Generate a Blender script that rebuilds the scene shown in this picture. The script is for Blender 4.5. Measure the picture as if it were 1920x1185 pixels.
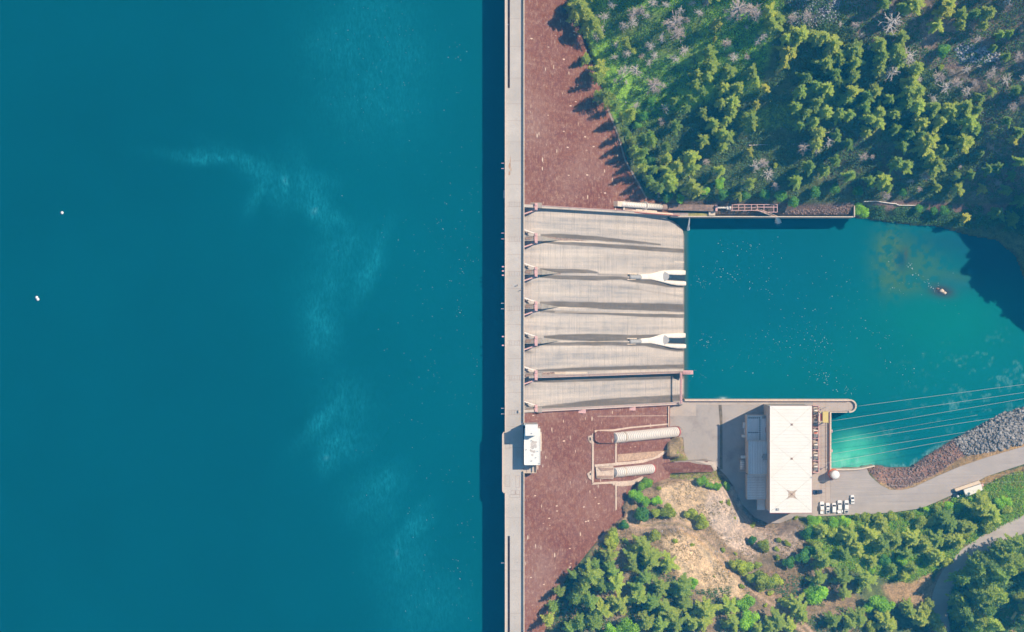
import bpy, math, random
import numpy as np
from mathutils import Vector, Matrix
R = math.radians
random.seed(7); rng = np.random.default_rng(7)
sc = bpy.context.scene
for o in list(bpy.data.objects): bpy.data.objects.remove(o)
# ------------------------------------------------------------------ camera, sky, sun, exposure
HC = 1100.0            # camera height above the tailwater
K = 0.2775             # metres per photo pixel at tailwater level
cam = bpy.data.cameras.new('camera'); co = bpy.data.objects.new('camera', cam); sc.collection.objects.link(co)
co.location = (0, 0, HC); co.rotation_euler = (0, 0, 0)
cam.sensor_width = 36; cam.lens = 36*HC/(1920*K); cam.clip_start = 1; cam.clip_end = 6000
sc.camera = co
SAZ, SEL = R(26), R(48)
w = bpy.data.worlds.new("World"); sc.world = w; w.use_nodes = True
nt = w.node_tree; bg = nt.nodes['Background']; sky = nt.nodes.new('ShaderNodeTexSky')
sky.sky_type = 'NISHITA'; sky.sun_disc = False; sky.sun_elevation = SEL; sky.sun_rotation = R(90)-SAZ
sky.altitude = 600; sky.ozone_density = 6.0; sky.dust_density = .3
nt.links.new(sky.outputs[0], bg.inputs[0]); bg.inputs[1].default_value = 0.15
sl = bpy.data.lights.new('sun', 'SUN'); sl.energy = 4.9; sl.angle = R(0.5); sl.color = (1.0, .985, .93)
so = bpy.data.objects.new('sun', sl); sc.collection.objects.link(so)
so.rotation_euler = Vector((-math.cos(SAZ)*math.cos(SEL), -math.sin(SAZ)*math.cos(SEL), -math.sin(SEL))).to_track_quat('-Z', 'Y').to_euler()
so.location = (200, 100, 300)
sc.view_settings.view_transform = 'Standard'; sc.view_settings.look = 'None'
sc.view_settings.exposure = 0.08; sc.view_settings.gamma = 1
# ------------------------------------------------------------------ coordinates
ZO = 0.0                # datum offset (the north bank bench stands higher)
def W(px, py, z=0.0):
    z = z+ZO; f = K*(HC-z)/HC
    return Vector(((px-960)*f, (592.5-py)*f, z))
def toPX(x, y, z):
    f = K*(HC-z)/HC
    return 960+x/f, 592.5-y/f
def F(x): return 106.58-1.134*x                 # downstream (lichen) face of the dam
def chute(x):
    x = np.asarray(x, float)
    return np.where(x < 17.7, 91-.034*np.maximum(x-1, 0)**2, 101.6-1.134*x)
def FP(px, py, dz=0.0):                          # point standing dz above the lichen face
    a = (px-960)*K
    z = (106.58+dz-1.134*a)/(1-1.134*a/HC)
    return W(px, py, z)
def CP(px, py, dz=0.0):                          # point above the spillway chute
    z = 40.0
    for _ in range(12): z = float(chute((px-960)*K*(HC-z)/HC))+dz
    return W(px, py, z)
def sstep(a, b, x):
    t = np.clip((x-a)/(b-a), 0, 1); return t*t*(3-2*t)
_lat = rng.random((256, 256))
def vn(x, y, s):
    x = np.asarray(x)/s+500; y = np.asarray(y)/s+500
    xi = np.floor(x).astype(int); yi = np.floor(y).astype(int); fx = x-xi; fy = y-yi
    fx = fx*fx*(3-2*fx); fy = fy*fy*(3-2*fy)
    g = lambda a, b: _lat[a % 256, b % 256]
    return (g(xi, yi)*(1-fx)+g(xi+1, yi)*fx)*(1-fy)+(g(xi, yi+1)*(1-fx)+g(xi+1, yi+1)*fx)*fy
def fbm(x, y, s): return (vn(x, y, s)+.5*vn(x+37, y+11, s/2)+.25*vn(x-71, y+5, s/4)+.12*vn(x+9, y+91, s/8))/1.87
def pdist(poly, x, y):                           # signed distance, negative inside
    poly = np.array(poly, float); x = np.asarray(x, float); y = np.asarray(y, float)
    d = np.full(x.shape, 1e18); ins = np.zeros(x.shape, bool); n = len(poly)
    for i in range(n):
        ax, ay = poly[i]; bx, by = poly[(i+1) % n]
        ex, ey = bx-ax, by-ay; L = ex*ex+ey*ey+1e-9
        t = np.clip(((x-ax)*ex+(y-ay)*ey)/L, 0, 1)
        d = np.minimum(d, (x-ax-t*ex)**2+(y-ay-t*ey)**2)
        c = ((ay > y) != (by > y)) & (x < (bx-ax)*(y-ay)/((by-ay) if by != ay else 1e-9)+ax)
        ins ^= c
    d = np.sqrt(d); return np.where(ins, -d, d)
def ldist(line, x, y):                           # distance to a polyline
    d = np.full(np.shape(x), 1e18)
    for (ax, ay), (bx, by) in zip(line[:-1], line[1:]):
        ex, ey = bx-ax, by-ay; L = ex*ex+ey*ey+1e-9
        t = np.clip(((x-ax)*ex+(y-ay)*ey)/L, 0, 1)
        d = np.minimum(d, (x-ax-t*ex)**2+(y-ay-t*ey)**2)
    return np.sqrt(d)
# ------------------------------------------------------------------ objects
C = sc.collection
def tag(o, label=None, cat=None, group=None, kind=None):
    if label: o['label'] = label
    if cat: o['category'] = cat
    if group: o['group'] = group
    if kind: o['kind'] = kind
    return o
def thing(name, label, cat, loc=(0, 0, 0), group=None, rz=0):
    o = bpy.data.objects.new(name, None); C.objects.link(o); o.location = loc; o.rotation_euler = (0, 0, rz)
    o.empty_display_size = .5
    return tag(o, label, cat, group)
def mkmesh(name, v, f, mat, smooth=False, attr=None):
    me = bpy.data.meshes.new(name)
    v = np.asarray(v, np.float32)
    if isinstance(f, np.ndarray):
        n, k = f.shape
        me.vertices.add(len(v)); me.vertices.foreach_set('co', v.ravel())
        me.loops.add(n*k); me.loops.foreach_set('vertex_index', f.astype(np.int32).ravel())
        me.polygons.add(n); me.polygons.foreach_set('loop_start', np.arange(0, n*k, k, dtype=np.int32))
        me.update(calc_edges=True)
    else:
        me.from_pydata(v.tolist(), [], f); me.update()
    if mat is not None:
        for m_ in (mat if isinstance(mat, (list, tuple)) else [mat]): me.materials.append(m_)
    if smooth: me.polygons.foreach_set('use_smooth', [True]*len(me.polygons))
    if attr:
        for an, arr in attr.items():
            arr = np.asarray(arr, np.float32)
            if arr.ndim == 1:
                a = me.attributes.new(an, 'FLOAT', 'POINT'); a.data.foreach_set('value', arr)
            else:
                a = me.attributes.new(an, 'FLOAT_COLOR', 'POINT')
                if arr.shape[1] == 3: arr = np.hstack([arr, np.ones((len(arr), 1), np.float32)])
                a.data.foreach_set('color', arr.ravel())
    return me
def obj(name, me, parent=None, loc=None):
    o = bpy.data.objects.new(name, me); C.objects.link(o)
    if loc is not None: o.location = loc
    if parent is not None: o.parent = parent
    return o
class MB:
    def __init__(s): s.v = []; s.f = []
    def add(s, v, f):
        n = len(s.v); s.v += [tuple(p) for p in v]; s.f += [tuple(i+n for i in q) for q in f]
    def box(s, x0, y0, z0, x1, y1, z1):
        if x1 < x0: x0, x1 = x1, x0
        if y1 < y0: y0, y1 = y1, y0
        s.add([(x0,y0,z0),(x1,y0,z0),(x1,y1,z0),(x0,y1,z0),(x0,y0,z1),(x1,y0,z1),(x1,y1,z1),(x0,y1,z1)],
              [(3,2,1,0),(4,5,6,7),(0,1,5,4),(1,2,6,5),(2,3,7,6),(3,0,4,7)]); return s
    def pbox(s, px0, py0, px1, py1, zb, zt):     # box whose top has these photo corners
        a = W(px0, py0, zt); b = W(px1, py1, zt); return s.box(a.x, a.y, zb+ZO, b.x, b.y, zt+ZO)
    def beam(s, a, b, w_, h_):                   # oriented bar, top at the a-b line
        a = Vector(a); b = Vector(b); d = (b-a).normalized(); sd = d.cross(Vector((0, 0, 1)))
        if sd.length < 1e-4: sd = Vector((1, 0, 0))
        sd.normalize(); up = sd.cross(d).normalized()
        vs = []
        for p in (a, b):
            for i, j in ((-1, -1), (1, -1), (1, 0), (-1, 0)): vs.append(p+sd*(i*w_/2)+up*(j*h_))
        s.add(vs, [(0,1,2,3),(7,6,5,4),(0,4,5,1),(1,5,6,2),(2,6,7,3),(3,7,4,0)]); return s
    def tube(s, pts, rad, n=8, cap=True):
        pts = [Vector(p) for p in pts]; rad = rad if isinstance(rad, (list, tuple)) else [rad]*len(pts)
        base = len(s.v)
        for i, p in enumerate(pts):
            d = (pts[min(i+1, len(pts)-1)]-pts[max(i-1, 0)]).normalized()
            u = d.cross(Vector((0, 0, 1)))
            if u.length < 1e-3: u = Vector((1, 0, 0))
            u.normalize(); q = d.cross(u)
            for k in range(n):
                t = 2*math.pi*k/n; s.v.append(tuple(p+u*(rad[i]*math.cos(t))+q*(rad[i]*math.sin(t))))
        for i in range(len(pts)-1):
            for k in range(n):
                a = base+i*n+k; b = base+i*n+(k+1) % n; s.f.append((a, b, b+n, a+n))
        if cap:
            s.f.append(tuple(base+k for k in range(n))[::-1]); m = base+(len(pts)-1)*n; s.f.append(tuple(m+k for k in range(n)))
        return s
    def prism(s, poly, zb, zt):                  # poly: world xy list; zb/zt scalar or per-vertex
        n = len(poly)
        ar = sum(poly[i][0]*poly[(i+1) % n][1]-poly[(i+1) % n][0]*poly[i][1] for i in range(n))
        idx = list(range(n)) if ar > 0 else list(range(n))[::-1]
        g = lambda z, i: (z[i] if isinstance(z, (list, tuple)) else z)+ZO
        v = [(poly[i][0], poly[i][1], g(zb, i)) for i in idx]+[(poly[i][0], poly[i][1], g(zt, i)) for i in idx]
        s.add(v, [tuple(range(n))[::-1], tuple(range(n, 2*n))]+[(i, (i+1) % n, n+(i+1) % n, n+i) for i in range(n)]); return s
    def lathe(s, c, prof, n=20):
        base = len(s.v)
        for r, z in prof:
            for k in range(n): t = 2*math.pi*k/n; s.v.append((c[0]+r*math.cos(t), c[1]+r*math.sin(t), c[2]+z))
        for i in range(len(prof)-1):
            for k in range(n):
                a = base+i*n+k; b = base+i*n+(k+1) % n; s.f.append((a, b, b+n, a+n))
        s.f.append(tuple(base+(len(prof)-1)*n+k for k in range(n))); return s
    def build(s, name, mat, parent=None, smooth=False, bevel=0, loc=None):
        v = np.array(s.v, float)
        off = np.zeros(3)
        if parent is not None:
            p = parent
            while p is not None: off = off+np.array(p.location); p = p.parent
        elif loc is not None: off = np.array(loc, float)
        me = mkmesh(name, v-off, s.f, mat, smooth)
        o = obj(name, me, parent, loc if parent is None else None)
        if bevel:
            b = o.modifiers.new('bevel', 'BEVEL'); b.width = bevel; b.segments = 2; b.limit_method = 'ANGLE'
        return o
def kids(o): return [c for c in bpy.data.objects if c.parent == o]
def dup(root, loc, rz=None, label=None, group=None, scale=None):
    def rec(o, par):
        c = o.copy(); C.objects.link(c)
        if par is not None: c.parent = par
        for ch in o.children: rec(ch, c)
        return c
    r = rec(root, None); r.location = loc
    if rz is not None: r.rotation_euler = (0, 0, rz)
    if scale is not None: r.scale = scale
    if label: r['label'] = label
    if group: r['group'] = group
    return r
# ------------------------------------------------------------------ materials
class G:
    def __init__(s, name):
        s.m = bpy.data.materials.new(name); s.m.use_nodes = True; s.t = s.m.node_tree
        s.b = s.t.nodes['Principled BSDF']; s.out = s.t.nodes['Material Output']
        s.tc = s.t.nodes.new('ShaderNodeTexCoord')
    def n(s, typ, **kw):
        o = s.t.nodes.new(typ)
        for k, v in kw.items(): setattr(o, k, v)
        return o
    def l(s, a, b): s.t.links.new(a, b)
    def set(s, inp, v):
        if isinstance(v, bpy.types.NodeSocket): s.l(v, inp)
        elif isinstance(v, tuple) and len(v) == 3 and inp.type == 'RGBA': inp.default_value = (*v, 1)
        else: inp.default_value = v
    def mapping(s, scale, rot=(0, 0, 0)):
        m = s.n('ShaderNodeMapping'); s.l(s.tc.outputs['Object'], m.inputs[0]); m.inputs['Scale'].default_value = scale
        m.inputs['Rotation'].default_value = rot; return m.outputs[0]
    def noise(s, scale=1, vec=None, detail=4, rough=.6, sx=(1, 1, 1)):
        o = s.n('ShaderNodeTexNoise'); o.inputs['Scale'].default_value = scale; o.inputs['Detail'].default_value = detail
        o.inputs['Roughness'].default_value = rough
        s.l(vec if vec is not None else s.mapping(sx), o.inputs['Vector']); return o.outputs['Fac']
    def voro(s, scale=1, sx=(1, 1, 1), out='Distance', rnd=1.0, feature='F1'):
        o = s.n('ShaderNodeTexVoronoi', feature=feature); o.inputs['Scale'].default_value = scale; o.inputs['Randomness'].default_value = rnd
        s.l(s.mapping(sx), o.inputs['Vector']); return o.outputs[out]
    def ramp(s, fac, a, b, lo=0.0, hi=1.0):
        o = s.n('ShaderNodeMapRange'); s.set(o.inputs[0], fac)
        for i, v in enumerate((a, b, lo, hi)): o.inputs[i+1].default_value = v
        return o.outputs[0]
    def mix(s, f, a, b, mode='MIX'):
        o = s.n('ShaderNodeMix', data_type='RGBA', blend_type=mode)
        s.set(o.inputs[0], f); s.set(o.inputs[6], a); s.set(o.inputs[7], b); return o.outputs[2]
    def math(s, op, a, b=0.0):
        o = s.n('ShaderNodeMath', operation=op); s.set(o.inputs[0], a); s.set(o.inputs[1], b); return o.outputs[0]
    def attr(s, name, col=False):
        o = s.n('ShaderNodeAttribute', attribute_name=name); return o.outputs['Color' if col else 'Fac']
    def bump(s, h, strength=.3, dist=.2):
        o = s.n('ShaderNodeBump'); s.l(h, o.inputs['Height']); o.inputs['Strength'].default_value = strength; o.inputs['Distance'].default_value = dist
        s.l(o.outputs[0], s.b.inputs['Normal'])
    def fin(s, col, rough=.9, spec=.2, metal=0):
        s.set(s.b.inputs['Base Color'], col); s.set(s.b.inputs['Roughness'], rough)
        s.b.inputs['Specular IOR Level'].default_value = spec; s.b.inputs['Metallic'].default_value = metal
        return s.m
def plain(name, c, var=.25, scale=.6, rough=.85, spec=.2, sx=(1, 1, 1), bump=0, metal=0, stain=None):
    g = G(name); f = g.noise(scale, sx=sx, detail=5)
    lo = tuple(x*(1-var) for x in c); hi = tuple(min(1, x*(1+var)) for x in c)
    col = g.mix(g.ramp(f, .3, .7), lo, hi)
    if stain:
        f2 = g.noise(scale*.23, sx=sx, detail=6, rough=.7); col = g.mix(g.ramp(f2, .5, .75, 0, .7), col, stain)
    if bump: g.bump(f, bump)
    return g.fin(col, rough, spec, metal)
# lichen-covered concrete
g = G('lichen_concrete')
big = g.noise(.028, sx=(1, 1, 0), detail=5, rough=.65)
c = g.mix(g.ramp(big, .36, .66), (.165, .050, .028), (.225, .098, .066))
pz = g.noise(.016, sx=(1, 1, 0), detail=3); c = g.mix(g.ramp(pz, .5, .66, 0, .5), c, (.29, .185, .155))
ln = g.noise(1.0, sx=(1.3, .33, 0), detail=7, rough=.85)              # lift joints run along the dam
c = g.mix(g.ramp(ln, .53, .64, 0, .75), c, (.43, .32, .26)); m3 = g.noise(.55, sx=(1, .8, 0), detail=6, rough=.9); c = g.mix(g.ramp(m3, .52, .66, 0, .75), c, (.40, .27, .20)); c = g.mix(g.ramp(m3, .46, .34, 0, .7), c, (.085, .03, .02))
mid = g.noise(.22, sx=(1, 1, 0), detail=7, rough=.85)
c = g.mix(g.ramp(mid, .56, .72, 0, .6), c, (.48, .37, .31))
c = g.mix(g.ramp(mid, .44, .3, 0, .6), c, (.10, .042, .036))
dr = g.noise(1.0, sx=(.35, 3.2, 0), detail=3)
c = g.mix(g.ramp(dr, .66, .8, 0, .4), c, (.34, .25, .2))
sp = g.voro(.2, sx=(1.0, 2.0, 0)); pr = g.noise(.09, sx=(1, 1, 0), detail=2)
c = g.mix(g.math('MULTIPLY', g.ramp(sp, .14, .10), g.ramp(pr, .52, .6)), c, (.72, .6, .5))
st = g.voro(.22, sx=(2.6, .6, 0))
c = g.mix(g.math('MULTIPLY', g.ramp(st, .17, .12), g.ramp(pr, .5, .4)), c, (.62, .52, .42))
wv = g.n('ShaderNodeTexWave', wave_type='BANDS', bands_direction='X'); g.l(g.mapping((1, 0, 0)), wv.inputs[0]); wv.inputs['Scale'].default_value = .262; wv.inputs['Distortion'].default_value = .6
c = g.mix(g.ramp(wv.outputs['Fac'], .9, 1, 0, .12), c, (.06, .03, .03))
g.bump(mid, .5, .3); M_RED = g.fin(c, .95, .1)
# spillway chute
g = G('spillway_concrete')
fl = g.noise(1.0, sx=(.015, .26, 0), detail=6, rough=.62); f2 = g.noise(.2, sx=(1, 1, 0), detail=6, rough=.7)
c = g.mix(g.ramp(fl, .35, .66), (.27, .26, .255), (.55, .485, .42))
c = g.mix(g.ramp(f2, .42, .7, 0, .45), c, (.55, .47, .40))
lj = g.noise(1.0, sx=(.95, .05, 0), detail=5, rough=.85)
c = g.mix(g.ramp(lj, .5, .66, 0, .5), c, (.22, .20, .18))
c = g.mix(g.ramp(lj, .45, .3, 0, .4), c, (.60, .52, .46))
wv = g.n('ShaderNodeTexWave', wave_type='BANDS', bands_direction='X'); g.l(g.mapping((1, 0, 0)), wv.inputs[0]); wv.inputs['Scale'].default_value = .262; wv.inputs['Distortion'].default_value = .3
c = g.mix(g.ramp(wv.outputs['Fac'], .86, 1, 0, .2), c, (.16, .14, .12))
c = g.mix(g.math('MULTIPLY', g.attr('stain'), .92), c, g.mix(g.ramp(lj, .35, .65), (.088, .074, .060), (.135, .113, .09)))
c = g.mix(g.attr('crust'), c, g.mix(g.ramp(g.noise(1.6, detail=6, rough=.8), .42, .58), (.11, .05, .04), (.42, .33, .27)))
c = g.mix(g.attr('cream'), c, (.66, .56, .44))
g.bump(lj, .25, .1); M_CHUTE = g.fin(c, .85, .2)
def concrete(name, c1, stain=(.2, .17, .15), sc_=.35, amt=.5, joints=0):
    g = G(name); a = g.noise(sc_, detail=6, rough=.7); b = g.noise(sc_*.2, detail=4); d = g.noise(sc_*7, detail=4, rough=.8)
    col = g.mix(g.ramp(b, .3, .7), tuple(x*.86 for x in c1), tuple(min(1, x*1.1) for x in c1))
    col = g.mix(g.ramp(a, .5, .78, 0, amt), col, stain)
    col = g.mix(g.ramp(d, .5, .8, 0, .35), col, tuple(x*.6 for x in c1))
    if joints:
        br = g.n('ShaderNodeTexBrick'); g.l(g.mapping((1, 1, 0)), br.inputs[0])
        br.inputs['Scale'].default_value = 1; br.inputs['Brick Width'].default_value = joints; br.inputs['Row Height'].default_value = joints*.8
        br.inputs['Mortar Size'].default_value = .06; br.offset = 0
        col = g.mix(g.math('MULTIPLY', br.outputs['Fac'], .45), col, tuple(x*.4 for x in c1))
    g.bump(d, .2, .05); return g.fin(col, .9, .2)
M_DECK = concrete('deck_concrete', (.50, .455, .40), (.40, .34, .28), .25, .5)
M_CON = concrete('pale_concrete', (.47, .41, .355))
M_CREAM = plain('cream_concrete', (.62, .52, .41), .15, 1.2)
M_PIER = concrete('pier_concrete', (.36, .32, .27), (.10, .07, .06), .8, .8)
M_YARD = concrete('yard_concrete', (.38, .345, .315), (.20, .16, .14), .11, .8, joints=0)
M_APRON = concrete('apron_concrete', (.44, .375, .325), (.30, .25, .21), .2, .5, joints=6)
M_PINK = plain('faded_red_steel', (.62, .38, .36), .2, 2, .5, .4)
M_REDP = plain('red_oxide_steel', (.40, .10, .08), .25, 2, .6, .4)
M_WHITEP = plain('white_painted_steel', (.80, .74, .66), .06, .5, .45, .5, stain=(.6, .52, .43))
M_WROOF = plain('white_roof', (.76, .75, .69), .03, .25, .5, .4, stain=(.73, .69, .58))
M_GROOF = plain('grey_metal_roof', (.76, .80, .80), .08, .3, .5, .4, sx=(3, .3, 1), stain=(.58, .60, .60))
M_WALL = plain('building_wall', (.50, .43, .36), .1, .3)
M_TRIM = plain('red_trim', (.42, .12, .10), .1, 1)
M_DARK = plain('dark_glass', (.02, .03, .04), .1, 1, .15, .6)
M_BLACK = plain('black_rubber', (.02, .02, .02), .1, 1)
M_STEEL = plain('grey_steel', (.36, .36, .36), .15, 1.5, .5, .5)
M_RUST = plain('rusty_steel', (.30, .20, .15), .3, 1.5, .8, .3)
M_YEL = plain('yellow_paint', (.58, .47, .16), .08, 1, .5, .4)
M_ORANGE = plain('orange_ring', (.62, .16, .05), .15, 2, .6)
M_WHITE = plain('white_paint', (.8, .8, .79), .03, 1, .3, .6)
M_NAVY = plain('dark_blue_paint', (.03, .045, .09), .1, 1, .3, .6)
M_WIRE = plain('aluminium_wire', (.6, .55, .5), .05, 1, .5, .4)
M_BERM = concrete('stained_berm', (.56, .45, .36), (.24, .12, .09), .7, .9)
g = G('asphalt'); a = g.noise(.07, detail=6, rough=.7); b = g.noise(3, detail=3); s_ = g.noise(1, sx=(.03, .5, 0), detail=4)
c = g.mix(g.ramp(a, .35, .7), (.35, .315, .295), (.44, .395, .365)); c = g.mix(g.ramp(s_, .5, .75, 0, .5), c, (.52, .47, .43)); c = g.mix(g.ramp(b, .4, .8, 0, .3), c, (.29, .26, .24))
M_ASPH = g.fin(c, .9, .2)
M_ROCK = plain('grey_boulder', (.27, .26, .25), .65, .5, .95, .1, bump=.5)
M_ROCK2 = plain('brown_rock', (.27, .19, .155), .4, .5, .95, .1, bump=.5)
M_FOAM = plain('foam', (.86, .88, .88), .1, 1, .6)
M_FLECK = plain('drift_fleck', (.40, .52, .55), .3, .4, .7)
M_PALE = plain('pale_scree', (.40, .39, .42), .3, .5, .95, .1, bump=.5)
# ground: vertex-painted cover + shader grain
g = G('terrain'); at = g.attr('cover', True)
n1 = g.noise(.35, detail=8, rough=.78); n2 = g.noise(1.7, detail=5, rough=.7); n3 = g.noise(.06, detail=4)
c = g.mix(1.0, at, g.mix(g.ramp(n1, .3, .72), (.38, .40, .42), (1.75, 1.62, 1.5)), 'MULTIPLY')
c = g.mix(1.0, c, g.mix(g.ramp(n2, .35, .7), (.62, .62, .62), (1.35, 1.35, 1.35)), 'MULTIPLY')
c = g.mix(1.0, c, g.mix(g.ramp(n3, .3, .7), (.8, .85, .85), (1.2, 1.15, 1.1)), 'MULTIPLY')
g.bump(n1, .9, 1.2); M_GROUND = g.fin(c, .95, .08)
# water
def water(name):
    g = G(name); at = g.attr('tint', True)
    n1 = g.noise(.012, detail=3, sx=(1, 1, 0)); c = g.mix(1.0, at, g.mix(g.ramp(n1, .3, .7), (.95, .93, .93), (1.05, 1.07, 1.07)), 'MULTIPLY')
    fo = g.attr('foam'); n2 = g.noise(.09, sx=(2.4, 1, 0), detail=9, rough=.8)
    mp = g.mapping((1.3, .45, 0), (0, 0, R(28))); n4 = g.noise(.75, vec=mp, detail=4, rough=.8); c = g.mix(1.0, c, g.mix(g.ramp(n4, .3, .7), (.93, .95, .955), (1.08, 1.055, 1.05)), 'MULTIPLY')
    m = g.math('MULTIPLY', fo, g.math('MULTIPLY', g.ramp(n2, .25, .70), g.ramp(n4, .38, .62, .12, 1.3)))  # foam, and the reservoir's ripple glitter, mixed into the water colour
    c = g.mix(m, c, g.attr('foam_glint_col', True))
    r1 = g.noise(.8, sx=(1, .5, 0), detail=4, rough=.6); g.bump(r1, .22, .12)
    return g.fin(c, .3, .08)
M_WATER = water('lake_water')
# foliage: leaf colour varies leaf to leaf and tree to tree
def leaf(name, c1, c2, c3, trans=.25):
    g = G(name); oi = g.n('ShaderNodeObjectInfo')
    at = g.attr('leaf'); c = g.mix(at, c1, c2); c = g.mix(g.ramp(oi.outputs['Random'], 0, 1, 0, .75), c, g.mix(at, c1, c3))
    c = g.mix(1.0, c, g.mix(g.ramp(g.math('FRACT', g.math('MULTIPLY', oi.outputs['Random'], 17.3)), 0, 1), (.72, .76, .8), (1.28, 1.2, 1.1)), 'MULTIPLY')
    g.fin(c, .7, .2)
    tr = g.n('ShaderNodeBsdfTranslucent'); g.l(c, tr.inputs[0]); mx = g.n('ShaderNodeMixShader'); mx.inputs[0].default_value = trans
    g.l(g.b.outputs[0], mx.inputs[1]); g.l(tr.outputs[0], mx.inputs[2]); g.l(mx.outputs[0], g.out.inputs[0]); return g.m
L_CON = leaf('conifer_needles', (.20, .36, .06), (.56, .70, .13), (.66, .68, .13), .45)
L_DCON = leaf('dark_conifer_needles', (.14, .30, .07), (.38, .57, .11), (.48, .60, .11), .45)
L_YCON = leaf('yellow_conifer_needles', (.32, .34, .05), (.62, .62, .09), (.60, .64, .11), .35)
L_BRT = leaf('bright_leaves', (.17, .46, .03), (.44, .80, .06), (.56, .80, .07), .38)
L_OLV = leaf('olive_leaves', (.27, .40, .05), (.60, .72, .11), (.70, .74, .12), .42)
L_DGR = leaf('deep_green_leaves', (.08, .28, .05), (.20, .48, .09), (.28, .50, .09), .34)
L_UND = leaf('undergrowth_leaves', (.08, .19, .06), (.18, .35, .09), (.27, .33, .12), .32)
M_BARK = plain('bark', (.16, .11, .08), .3, 3)
M_DEAD = plain('bleached_twigs', (.56, .50, .45), .25, .7)
M_DEAD2 = plain('brown_twigs', (.44, .37, .33), .25, .7)
# thin blue air between the drone and the valley
def build_haze():
    m = MB(); m.box(-3100, -3100, -60, 3100, 3100, 1104); mt = bpy.data.materials.new('air'); mt.use_nodes = True; t = mt.node_tree
    t.nodes.remove(t.nodes['Principled BSDF']); v = t.nodes.new('ShaderNodeVolumePrincipled'); v.inputs['Density'].default_value = .00015
    v.inputs['Color'].default_value = (.02, .48, 1.0, 1); v.inputs['Absorption Color'].default_value = (1, 1, 1, 1); v.inputs['Anisotropy'].default_value = 0
    t.links.new(v.outputs[0], t.nodes['Material Output'].inputs['Volume']); tag(m.build('haze', mt), kind='stuff')
# ------------------------------------------------------------------ terrain height
def cline(pts):                                   # contact line of hillside and dam face: py -> px
    a = np.array(pts, float); return lambda y: np.interp(y, a[:, 1], a[:, 0])
contact = cline([(900,-320),(985,-150),(1070,0),(1105,90),(1140,200),(1178,310),(1212,372),(1285,392),(1290,420),(1290,748),(1256,760),(1254,800),
                 (1250,860),(1196,905),(1166,950),(1173,966),(1140,992),(1062,1080),(1020,1185),(985,1310),(900,1480)])
ctl = [  # photo x, photo y, height
 (1150,-200,122),(1300,-200,125),(1700,-200,125),(2050,-150,130),(2400,-100,135),(1500,-500,150),(900,-400,150),(2000,-600,160),
 (1070,0,78),(1150,0,85),(1300,0,88),(1500,0,90),(1700,0,90),(1860,0,92),(2000,0,100),
 (1200,100,68),(1350,100,68),(1500,100,70),(1680,115,69),(1800,112,68),(1920,118,70),(2060,100,85),(2200,100,105),(2400,100,120),
 (1250,200,47),(1500,200,50),(1700,200,52),(1850,210,55),(1980,220,66),(2120,230,88),(2300,250,110),
 (1290,300,25),(1500,300,26),(1700,300,28),(1850,300,30),(1960,310,42),(2080,320,70),(2250,330,100),
 (1260,362,22),(1330,365,18),(1500,365,18),(1650,370,15),(1800,380,10),(1920,385,11),(2000,405,30),(2100,430,54),(2250,450,90),
 (1300,395,14),(1450,395,13),(1600,395,12),(1700,400,6),(1820,415,5),(1910,440,8),(1965,480,15),(2060,505,29),(2250,560,70),(2500,500,95),
 (1290,915,22),(1250,905,30),(1340,905,16),(1380,960,20),(1400,1010,24),(1330,950,27),(1300,1040,46),(1250,1000,47),(1200,985,47),(1190,1080,68),
 (1100,1185,84),(1300,1185,70),(1390,1090,42),(1450,1185,58),(1490,1000,19),(1450,1020,22),(1550,985,14),(1600,1080,28),(1700,990,14),(1700,1090,23),
 (1760,1100,23),(1880,1000,16),(1920,975,15),(1830,1060,22),(1850,1120,34),(1920,1100,34),(1920,1185,42),(1760,1190,32),(1600,1185,42),
 (1000,1330,112),(1200,1400,115),(1500,1400,95),(1900,1400,75),(2200,1200,50),(2250,950,14),(2100,880,9),(1920,850,8),(2500,1500,90),(1500,1700,160)]
cw = np.array([list(W(a, b, c)) for a, b, c in ctl])
def rbf_fit(p):
    d = np.sqrt(((p[:, None, :2]-p[None, :, :2])**2).sum(-1)+100.0)
    n = len(p); A = np.zeros((n+3, n+3)); A[:n, :n] = -d-np.eye(n)*.0; A[:n, n] = 1; A[:n, n+1:] = p[:, :2]; A[n, :n] = 1; A[n+1:, :n] = p[:, :2].T
    return np.linalg.solve(A, np.concatenate([p[:, 2], [0, 0, 0]]))
RB = rbf_fit(cw)
YARD = [(1253,752),(1556,752),(1556,880),(1640,880),(1650,905),(1680,919),(1706,916),(1760,895),(1800,878),(1850,860),(1925,838),(2100,790),
        (2100,830),(1925,868),(1850,890),(1790,925),(1725,955),(1655,965),(1530,970),(1495,968),(1455,985),(1415,975),(1385,945),(1370,915),(1348,890),(1340,865),(1292,862),(1284,845),(1282,818),(1253,816)]
RIVER = [(1285,404),(1602,407),(1640,412),(1700,420),(1760,424),(1815,440),(1870,450),(1905,480),(1935,560),(2050,640),(2350,760),(2700,900),(2700,1150),(2350,960),(2100,820),(1925,764),
         (1880,777),(1832,802),(1788,824),(1745,850),(1705,877),(1668,878),(1642,872),(1558,880),(1558,772),(1600,768),(1600,750),(1285,750)]
ROAD2 = [(2100,900),(2000,945),(1920,985),(1862,1010),(1812,1043),(1778,1078),(1760,1115),(1757,1150),(1762,1190),(1790,1260)]
zn = lambda poly, z: [tuple(W(a, b, z)[:2]) for a, b in poly]
yard_w = zn(YARD, 8); river_w = zn(RIVER, 0); road2_w = zn(ROAD2, 18)
ramp_w = zn([(1222,868),(1262,864),(1345,864),(1348,882),(1262,889),(1222,893)], 12)
def road2_z(y): return np.interp(-y, [90, 115, 135, 165, 200], [14, 16, 20, 27, 34])
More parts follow.
